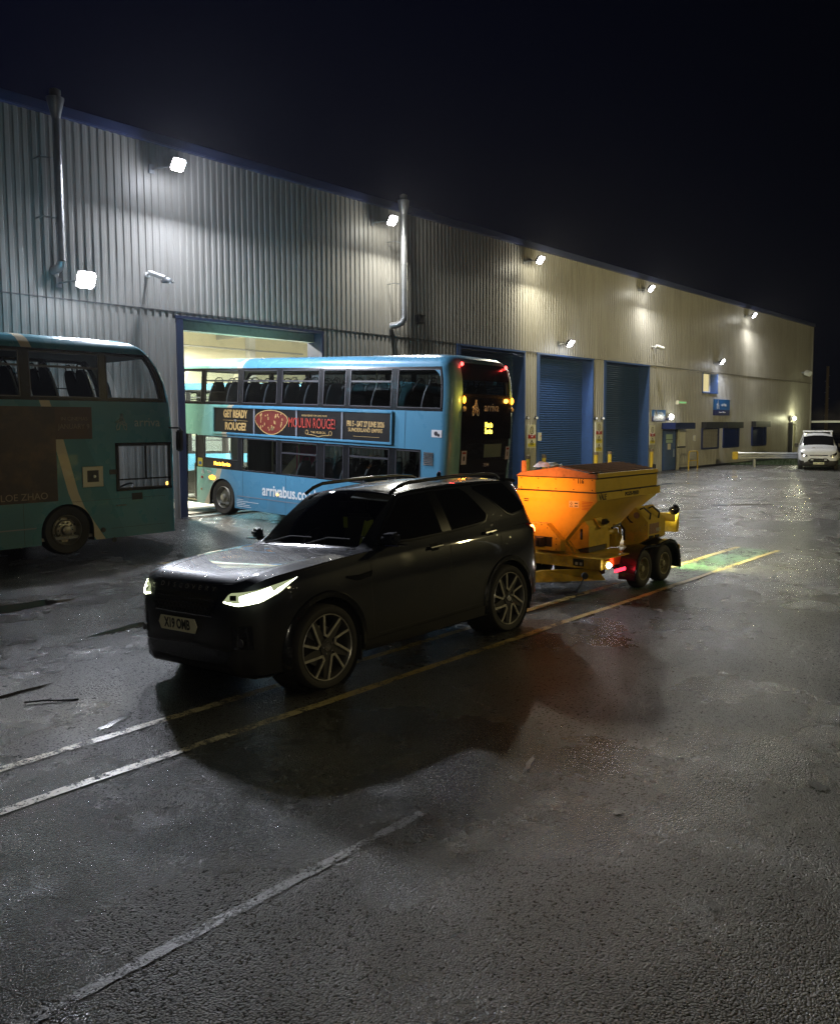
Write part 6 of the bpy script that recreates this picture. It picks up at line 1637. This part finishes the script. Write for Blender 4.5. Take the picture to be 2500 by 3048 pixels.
for k in range(2): 
    s = M(); s.box(10.589, 10.592, 6.07+.07*k, 6.11+.07*k, .45, .49); s.v = [(a-TO.x, c-TO.y, d) for a, c, d in s.v]; s.build('print_block', 'sign_cream', sp_)
# front marker lamp and red lamp
s = M(); s.box(10.66, 10.74, 5.72, 5.78, .42, .53); s.box(10.78, 11.12, 5.86, 5.9, .40, .56); tb(s, 'lamp_bracket', 'gritter_yellow')
s = M(); s.cyl((10.70, 5.70, .475), (10.66, 5.695, .475), .032, 16); s.build
tb(s, 'marker_lamp', 'marker_white', smooth=True); add_light('marker_glow', 'POINT', (10.62-TO.x, 5.62-TO.y, .47), .5, (1, .9, .85), tr, size=.02)
s = M(); s.box(10.92, 11.24, 5.725, 5.745, .335, .385); tb(s, 'side_reflector_bar', 'trailer_red', bevel=.006)
add_light('red_side_glow', 'AREA', (11.02-TO.x, 5.80-TO.y, .46), 2.2, (1, .02, .06), tr, (.95, -.05, .0), size=.12)
# fenders
for sg, yo, yi in ((1, 5.66, 5.93), (-1, 7.66, 7.39)):
    prof = [(11.40, .16), (11.41, .30), (11.46, .46), (11.56, .575), (11.70, .63), (11.95, .625), (12.15, .61), (12.35, .64), (12.55, .655), (12.72, .62), (12.86, .52), (12.93, .36), (12.96, .17)]
    s = M(); s.add([(x, y, z) for x, z in prof for y in (yo, yi)], [(2*k, 2*k+1, 2*k+3, 2*k+2) for k in range(len(prof)-1)])
    s.add([(x, yo, z) for x, z in prof]+[(x+(12.15-x)*.06, yo, z-.03) for x, z in prof], [(k, k+1, k+1+len(prof), k+len(prof)) for k in range(len(prof)-1)])
    f_ = tb(s, 'fender', 'trim_black', smooth=True, angle=40)
    s = M(); s.tube([(x, yo-.004*sg, z) for x, z in prof], .012, 6); s.v = [(a-TO.x, c-TO.y, d) for a, c, d in s.v]; s.build('fender_edge', 'black_gloss', f_, smooth=True)
    for wx in (11.79, 12.50):
        c = (wx-TO.x, 0, .283)
        s = M(); s.lathe([(.165, -.0), (.18, .012), (.24, .022), (.272, .0), (.283, -.02), (.283, -.15), (.26, -.17), (.165, -.17)], (0, 0, 0), 'Y', 32)
        if sg > 0: s.v = [(x, -y, z) for x, y, z in s.v]; s.f = [tuple(reversed(f)) for f in s.f]
        w = s.build('wheel', 'tyre', tr, smooth=True, angle=45); w.location = (c[0], (5.725 if sg > 0 else 7.595)-TO.y, c[2])
        s = M(); s.lathe([(.166, .0), (.172, .012), (.158, .01), (.15, -.03), (.14, -.07), (.115, -.075), (.10, -.05), (.05, -.045), (.045, .0), (.001, .0)], (0, 0, 0), 'Y', 28)
        for k in range(5):
            t = 2*math.pi*k/5; s.cyl((.075*math.cos(t), -.05, .075*math.sin(t)), (.075*math.cos(t), -.02, .075*math.sin(t)), .011, 6)
        if sg > 0: s.v = [(x, -y, z) for x, y, z in s.v]; s.f = [tuple(reversed(f)) for f in s.f]
        s.build('rim', 'steel_wheel', w, smooth=True, angle=40)
s = M(); s.cyl((11.79, 5.8, .283), (11.79, 7.5, .283), .03, 8); s.cyl((12.50, 5.8, .283), (12.50, 7.5, .283), .03, 8); tb(s, 'axle', 'black_plastic')
# rear: spreader deflector, lamp board, work lamp
s = M(); s.box(12.85, 13.3, 6.18, 6.20, .86, .985); s.box(12.85, 13.3, 7.1, 7.12, .86, .985); s.box(13.28, 13.30, 5.86, 7.12, .86, .985); tb(s, 'deflector_frame', 'gritter_yellow')
s = M(); s.grid(lambda u, v: (13.20+.05*v, 5.85+.32*u, .69+.17*v), [0, 1], [0, .5, 1]); s.grid(lambda u, v: (13.18+.02*v, 5.86+.0*u+.30*u, .86+.13*v), [0, 1], [0, .5, 1]); tb(s, 'deflector_flap', 'gritter_yellow')
s = M(); s.prism([(13.20, 5.85, .69), (13.26, 5.85, .98), (13.31, 5.85, 1.0), (13.31, 5.85, .69)], (0, .01, 0)); tb(s, 'deflector_side', 'gritter_yellow')
s = M(); s.box(13.1, 13.3, 5.82, 7.5, .39, .49); tb(s, 'rear_beam', 'gritter_yellow', bevel=.01)
for y_ in (5.83, 7.33):
    s = M(); s.box(13.30, 13.33, y_, y_+.16, .40, .48); tb(s, 'rear_lamp', 'tail_lens', bevel=.01)
s = M(); s.lathe([(.001, -.05), (.04, -.045), (.085, -.0), (.09, .02)], (0, 0, 0), 'X', 20); wl_ = s.build('work_lamp', 'trim_black', tr, smooth=True); wl_.location = (13.22-TO.x, 5.90-TO.y, 1.05); wl_.rotation_euler = (0, .25, 0)
s = M(); s.lathe([(.088, .018), (.08, .03), (.001, .035)], (0, 0, 0), 'X', 20); s.build('lens', 'work_lamp', wl_, smooth=True)
s = M(); s.cyl((13.22, 5.90, .98), (13.22, 5.90, 1.02), .012, 6); tb(s, 'lamp_stem', 'gritter_yellow')
add_light('work_lamp_beam', 'SPOT', (13.30-TO.x, 5.90-TO.y, 1.05), 1500, (.97, 1., .50), tr, (1, -.02, -.30), size=.05, spot=R(115), blend=.7)
s = M(); s.tube([(11.5, 6.1, .35), (11.6, 6.0, .22), (11.7, 6.0, .2)], .03, 6); s.box(11.2, 11.5, 6.2, 6.9, .2, .36); tb(s, 'under_gear', 'rubber')
# plastic sheet lying on the trailer lid
ws = empty('plastic_sheet', (11.0, 7.0, 1.77), 0, 'crumpled white plastic sheet lying on the trailer lid', 'plastic sheet')
rnd = random.Random(4); s = M(); hgt = [[rnd.uniform(.01, .10)*(1 if 0 < i < 9 and 0 < j < 5 else .3) for j in range(6)] for i in range(10)]
s.grid(lambda u, v: (.06*u, -.12+.06*v+.02*math.sin(u), hgt[u][v]+(.02 if u < 5 else 0)), list(range(10)), list(range(6))); s.build('crumpled_film', 'sheet_white', ws, smooth=True)
s = M(); s.tube([(0, -.1, .02), (.2, -.13, .06), (.42, -.1, .03)], .012, 5); s.build('rolled_edge', 'sheet_white', ws, smooth=True)

# ------------------------------------------------------------------ white van
mat('van_white', (.55, .56, .58), .3, coat=.5, dirt=.2)
van = empty('white_van', (0, 0, 0), 0, 'white panel van parked with roof bars in front of the crash barrier', 'van')
VX = [-.95, -.93, -.88, -.78, -.6, -.3, 0, .3, .42, .8, 1.2, 1.5, 2.2, 3.0, 3.8, 3.95, 4.0]
VP = dict(zb=[.45, .35, .27, .24, .24, .24, .24, .24, .24, .24, .24, .24, .24, .24, .28, .33, .4],
 hw=[.50, .72, .84, .92, .965, .985, .99, .99, .99, .99, .99, .99, .99, .99, .97, .94, .86],
 zs=[.65, .72, .80, .90, .97, 1.02, 1.05, 1.08, 1.09, 1.1, 1.1, 1.1, 1.1, 1.1, 1.1, 1.1, 1.0],
 yb=[.44, .62, .73, .80, .85, .88, .90, .91, .91, .91, .91, .91, .92, .92, .91, .89, .80],
 zbe=[.70, .80, .90, 1.0, 1.07, 1.13, 1.18, 1.24, 1.27, 1.29, 1.29, 1.29, 1.3, 1.3, 1.3, 1.3, 1.2],
 yr=[.36, .52, .60, .66, .70, .73, .75, .76, .76, .74, .70, .69, .73, .74, .73, .72, .65],
 zr=[.72, .83, .95, 1.05, 1.12, 1.18, 1.23, 1.30, 1.36, 1.62, 1.82, 1.86, 1.88, 1.88, 1.87, 1.84, 1.7],
 zc=[.73, .85, .98, 1.08, 1.15, 1.21, 1.27, 1.35, 1.42, 1.68, 1.90, 1.95, 1.97, 1.97, 1.96, 1.92, 1.75])
def vsect(x):
    q = {k: pchip(VX, v, x) for k, v in VP.items()}
    return [(0, q['zb']), (q['hw']*.8, q['zb']), (q['hw']*.96, q['zb']+.08), (q['hw'], (q['zb']+q['zs'])/2), (q['hw']*.985, q['zs']-.04), (q['hw']*.96, q['zs']), (q['yb'], q['zbe'])]+[(q['yb']+(q['yr']-q['yb'])*t, q['zbe']+(q['zr']-q['zbe'])*t) for t in (.25, .5, .75)]+[(q['yr'], q['zr'])]+[(q['yr']*(1-t), q['zr']+(q['zc']-q['zr'])*math.sin(math.pi/2*min(1, 1.3*t))) for t in (.15, .4, .7)]+[(0, q['zc'])]
NV = len(vsect(0)); rn = 2*NV-2; vx = []
for a, c in zip(VX, VX[1:]):
    n = max(1, int((c-a)/.1)); vx += [a+(c-a)*k/n for k in range(n)]
vx.append(VX[-1]); s = M()
for x in vx:
    p = vsect(x); s.v += [(x, -y, z) for y, z in p]+[(x, y, z) for y, z in reversed(p[1:-1])]
for i in range(len(vx)-1):
    xm = (vx[i]+vx[i+1])/2
    for j in range(rn):
        a, b_ = i*rn+j, i*rn+(j+1) % rn; s.f.append((a, b_, b_+rn, a+rn)); jj = j if j < NV-1 else rn-1-j
        zmid = (s.v[a][2]+s.v[b_][2]+s.v[a+rn][2])/3
        s.mi.append(1 if (jj >= 10 and .33 < xm < 1.12) else 2 if (zmid < .52 and xm < -.3) or zmid < .34 else 0)
s.f.append(tuple(reversed(range(rn)))); s.mi.append(0); s.f.append(tuple(range((len(vx)-1)*rn, len(vx)*rn))); s.mi.append(0)
raw = s.build('raw', ['van_white', 'privacy_glass', 'arch_plastic'], None, merge=True)
cut = M()
for ax_ in (0, 2.93):
    for sg in (-1, 1): cut.cyl((ax_, sg*.66, .36), (ax_, sg*1.2, .36), .40, 28)
cutter = cut.build('cutter', 'rubber', None, merge=True)
md = raw.modifiers.new('b', 'BOOLEAN'); md.operation = 'DIFFERENCE'; md.object = cutter; md.solver = 'EXACT'
dg = bpy.context.evaluated_depsgraph_get(); dg.update(); me = bpy.data.meshes.new_from_object(raw.evaluated_get(dg))
bpy.data.objects.remove(cutter); bpy.data.objects.remove(raw)
bm = bmesh.new(); bm.from_mesh(me); VB = BVHTree.FromBMesh(bm); bm.free(); me.name = 'body'
me.polygons.foreach_set('use_smooth', [True]*len(me.polygons)); me.set_sharp_from_angle(angle=R(35))
o = bpy.data.objects.new('body', me); COL.objects.link(o); o.parent = van
def vfront(name, pb, pt, m, off=.006, n=14, k=4, parent=None):
    b_, t_ = resamp(pb, n), resamp(pt, n); s = M()
    def f(u, v):
        y, z = b_[u][0]+(t_[u][0]-b_[u][0])*v, b_[u][1]+(t_[u][1]-b_[u][1])*v
        h = VB.ray_cast(Vector((-3, y, z)), Vector((1, 0, 0))); return h[0]+Vector((-off, 0, 0)) if h[0] else Vector((-.8, y, z))
    s.grid(f, list(range(n)), [q/k for q in range(k+1)]); return s.build(name, m, parent or van, smooth=True)
g_ = vfront('grille', [(-.44, .42), (0, .40), (.44, .42)], [(-.52, .55), (-.4, .66), (.4, .66), (.52, .55)], 'trim_black')
vfront('upper_grille', [(-.42, .795), (.42, .795)], [(-.46, .84), (.46, .84)], 'trim_black'); vfront('grille_bar', [(-.40, .812), (.40, .812)], [(-.40, .822), (.40, .822)], 'chrome', .014)
vfront('number_plate', [(-.26, .34), (.26, .34)], [(-.26, .45), (.26, .45)], 'plate_cream', .03)
for i, ch in enumerate('FH67 WGK'):
    h = VB.ray_cast(Vector((-3, .21-i*.06, .395)), Vector((1, 0, 0)))
    if ch != ' ' and h[0]: text('lettering', ch, .09, 'sign_black', van, MX(h[0]+Vector((-.034, 0, 0)), (0, -1, 0), (0, 0, 1)), bold=.002)
for sg in (-1, 1):
    hl_ = vfront('headlight', [(sg*.52, .76), (sg*.70, .74), (sg*.86, .86)], [(sg*.54, .80), (sg*.72, .90), (sg*.88, 1.0)], 'trim_black', .01)
    vfront('lamp_glass', [(sg*.58, .79), (sg*.70, .77), (sg*.82, .85)], [(sg*.60, .82), (sg*.72, .87), (sg*.84, .93)], 'chrome', .018, parent=hl_)
    vfront('fog_light', [(sg*.26, .56), (sg*.38, .56)], [(sg*.26, .59), (sg*.38, .59)], 'sign_white', .01)
    b_ = resamp([(.55, 1.30), (1.0, 1.31), (1.55, 1.31)], 10); t_ = resamp([(.62, 1.36), (1.15, 1.76), (1.55, 1.78)], 10)
    s = M()
    def f(u, v):
        x_, z_ = b_[u][0]+(t_[u][0]-b_[u][0])*v, b_[u][1]+(t_[u][1]-b_[u][1])*v
        h = VB.ray_cast(Vector((x_, sg*3, z_)), Vector((0, -sg, 0))); return h[0]+Vector((0, sg*.006, 0)) if h[0] else Vector((x_, sg*.9, z_))
    s.grid(f, list(range(10)), [0, .25, .5, .75, 1.]); s.build('side_window', 'privacy_glass', van, smooth=True)
    s = M(); s.box(.72, .84, min(sg*.98, sg*1.18), max(sg*.98, sg*1.18), 1.20, 1.42); s.build('door_mirror', 'arch_plastic', van, bevel=.03)
    for ax_ in (0, 2.93):
        s = M(); s.lathe([(.19, 0), (.25, .02), (.31, .01), (.33, -.03), (.33, -.18), (.19, -.2)], (0, 0, 0), 'Y', 28)
        if sg < 0: s.v = [(x, -y, z) for x, y, z in s.v]; s.f = [tuple(reversed(f_)) for f_ in s.f]
        w = s.build('wheel', 'tyre', van, smooth=True, angle=45); w.location = (ax_, sg*.95, .33)
        s = M(); s.lathe([(.19, 0), (.17, -.03), (.08, -.02), (.001, 0)], (0, 0, 0), 'Y', 20)
        if sg < 0: s.v = [(x, -y, z) for x, y, z in s.v]; s.f = [tuple(reversed(f_)) for f_ in s.f]
        s.build('rim', 'steel_wheel', w, smooth=True)
h = VB.ray_cast(Vector((-.35, .22, 3)), Vector((0, 0, -1)))
s = M(); logo_mark(s, lambda u, v, hh: (-.38+v*1.0, -u, h[0].z+.012+v*.22+hh), -.24, 0, .2, w=.02); s.build('emblem', 'ad_dim', van)
text('lettering', 'arriva', .12, 'ad_dim', van, MX((-.38, -.05, h[0].z+.008), (0, -1, 0), (.97, 0, .22)))
for xx in (1.7, 2.9):
    s = M(); s.cyl((xx, -.75, 2.06), (xx, .75, 2.06), .035, 10); s.cyl((xx, -.7, 1.85), (xx, -.7, 2.06), .025, 8); s.cyl((xx, .7, 1.85), (xx, .7, 2.06), .025, 8); s.build('roof_bar', 'sign_white', van)
s = M(); s.tube([(.42, .7, 1.36), (.6, .2, 1.5), (.62, -.3, 1.5)], .01, 5); s.build('wiper', 'black_plastic', van)
vz = .0
# front faces the yard camera side
hd = math.atan2(-.30, -.954)
van.matrix_world = Matrix.Translation((48.9, 13.75, -.02)) @ Matrix.Rotation(hd+math.pi, 4, 'Z')

# ------------------------------------------------------------------ steam beyond the corner
def steam():
    m, nt, out = new_mat('steam')
    v = nt.nodes.new('ShaderNodeVolumePrincipled'); v.inputs['Color'].default_value = (.9, .8, .65, 1)
    tc = nt.nodes.new('ShaderNodeTexCoord'); n = noise_node(nt, .45, 4, rough=.6, vec=tc.outputs['Object'])
    ln = nt.nodes.new('ShaderNodeVectorMath'); ln.operation = 'LENGTH'
    mp = nt.nodes.new('ShaderNodeMapping'); nt.links.new(tc.outputs['Object'], mp.inputs[0]); mp.inputs['Scale'].default_value = (1/3.4, 1/2., 1/1.5)
    nt.links.new(mp.outputs[0], ln.inputs[0])
    f = ramp(nt, ln.outputs['Value'], .2, 1., (1, 1, 1), (0, 0, 0))
    d = math_n(nt, 'MULTIPLY', math_n(nt, 'MULTIPLY', ramp(nt, n.outputs[0], .40, .65), f), .22)
    nt.links.new(d, v.inputs['Density']); nt.links.new(v.outputs[0], out.inputs['Volume'])
steam()
s = M(); s.grid(lambda u, v: (3.3*math.cos(u)*math.cos(v), 1.9*math.sin(u)*math.cos(v), 1.4*math.sin(v)), [2*math.pi*k/16 for k in range(17)], [-math.pi/2+math.pi*k/8 for k in range(9)])
o = s.build('steam_cloud', 'steam', merge=True); o.location = (69.5, 17.6, 2.9); o.rotation_euler = (0, .0, -.6)
tag(o, 'thin pale steam drifting beyond the far corner of the depot', 'steam', kind='stuff')

# faint scatter volume added for glow round the lamps: one even box
def glow_haze():
    m, nt, out = new_mat('glow_air')
    v = nt.nodes.new('ShaderNodeVolumePrincipled'); v.inputs['Color'].default_value = (.9, .92, 1., 1); v.inputs['Density'].default_value = .00013; v.inputs['Anisotropy'].default_value = .75
    nt.links.new(v.outputs[0], out.inputs['Volume'])
    s = M(); s.box(-70, 120, -40, 60, -1.3, 11.5); tag(s.build('glow_haze', 'glow_air'), kind='stuff')

glow_haze()
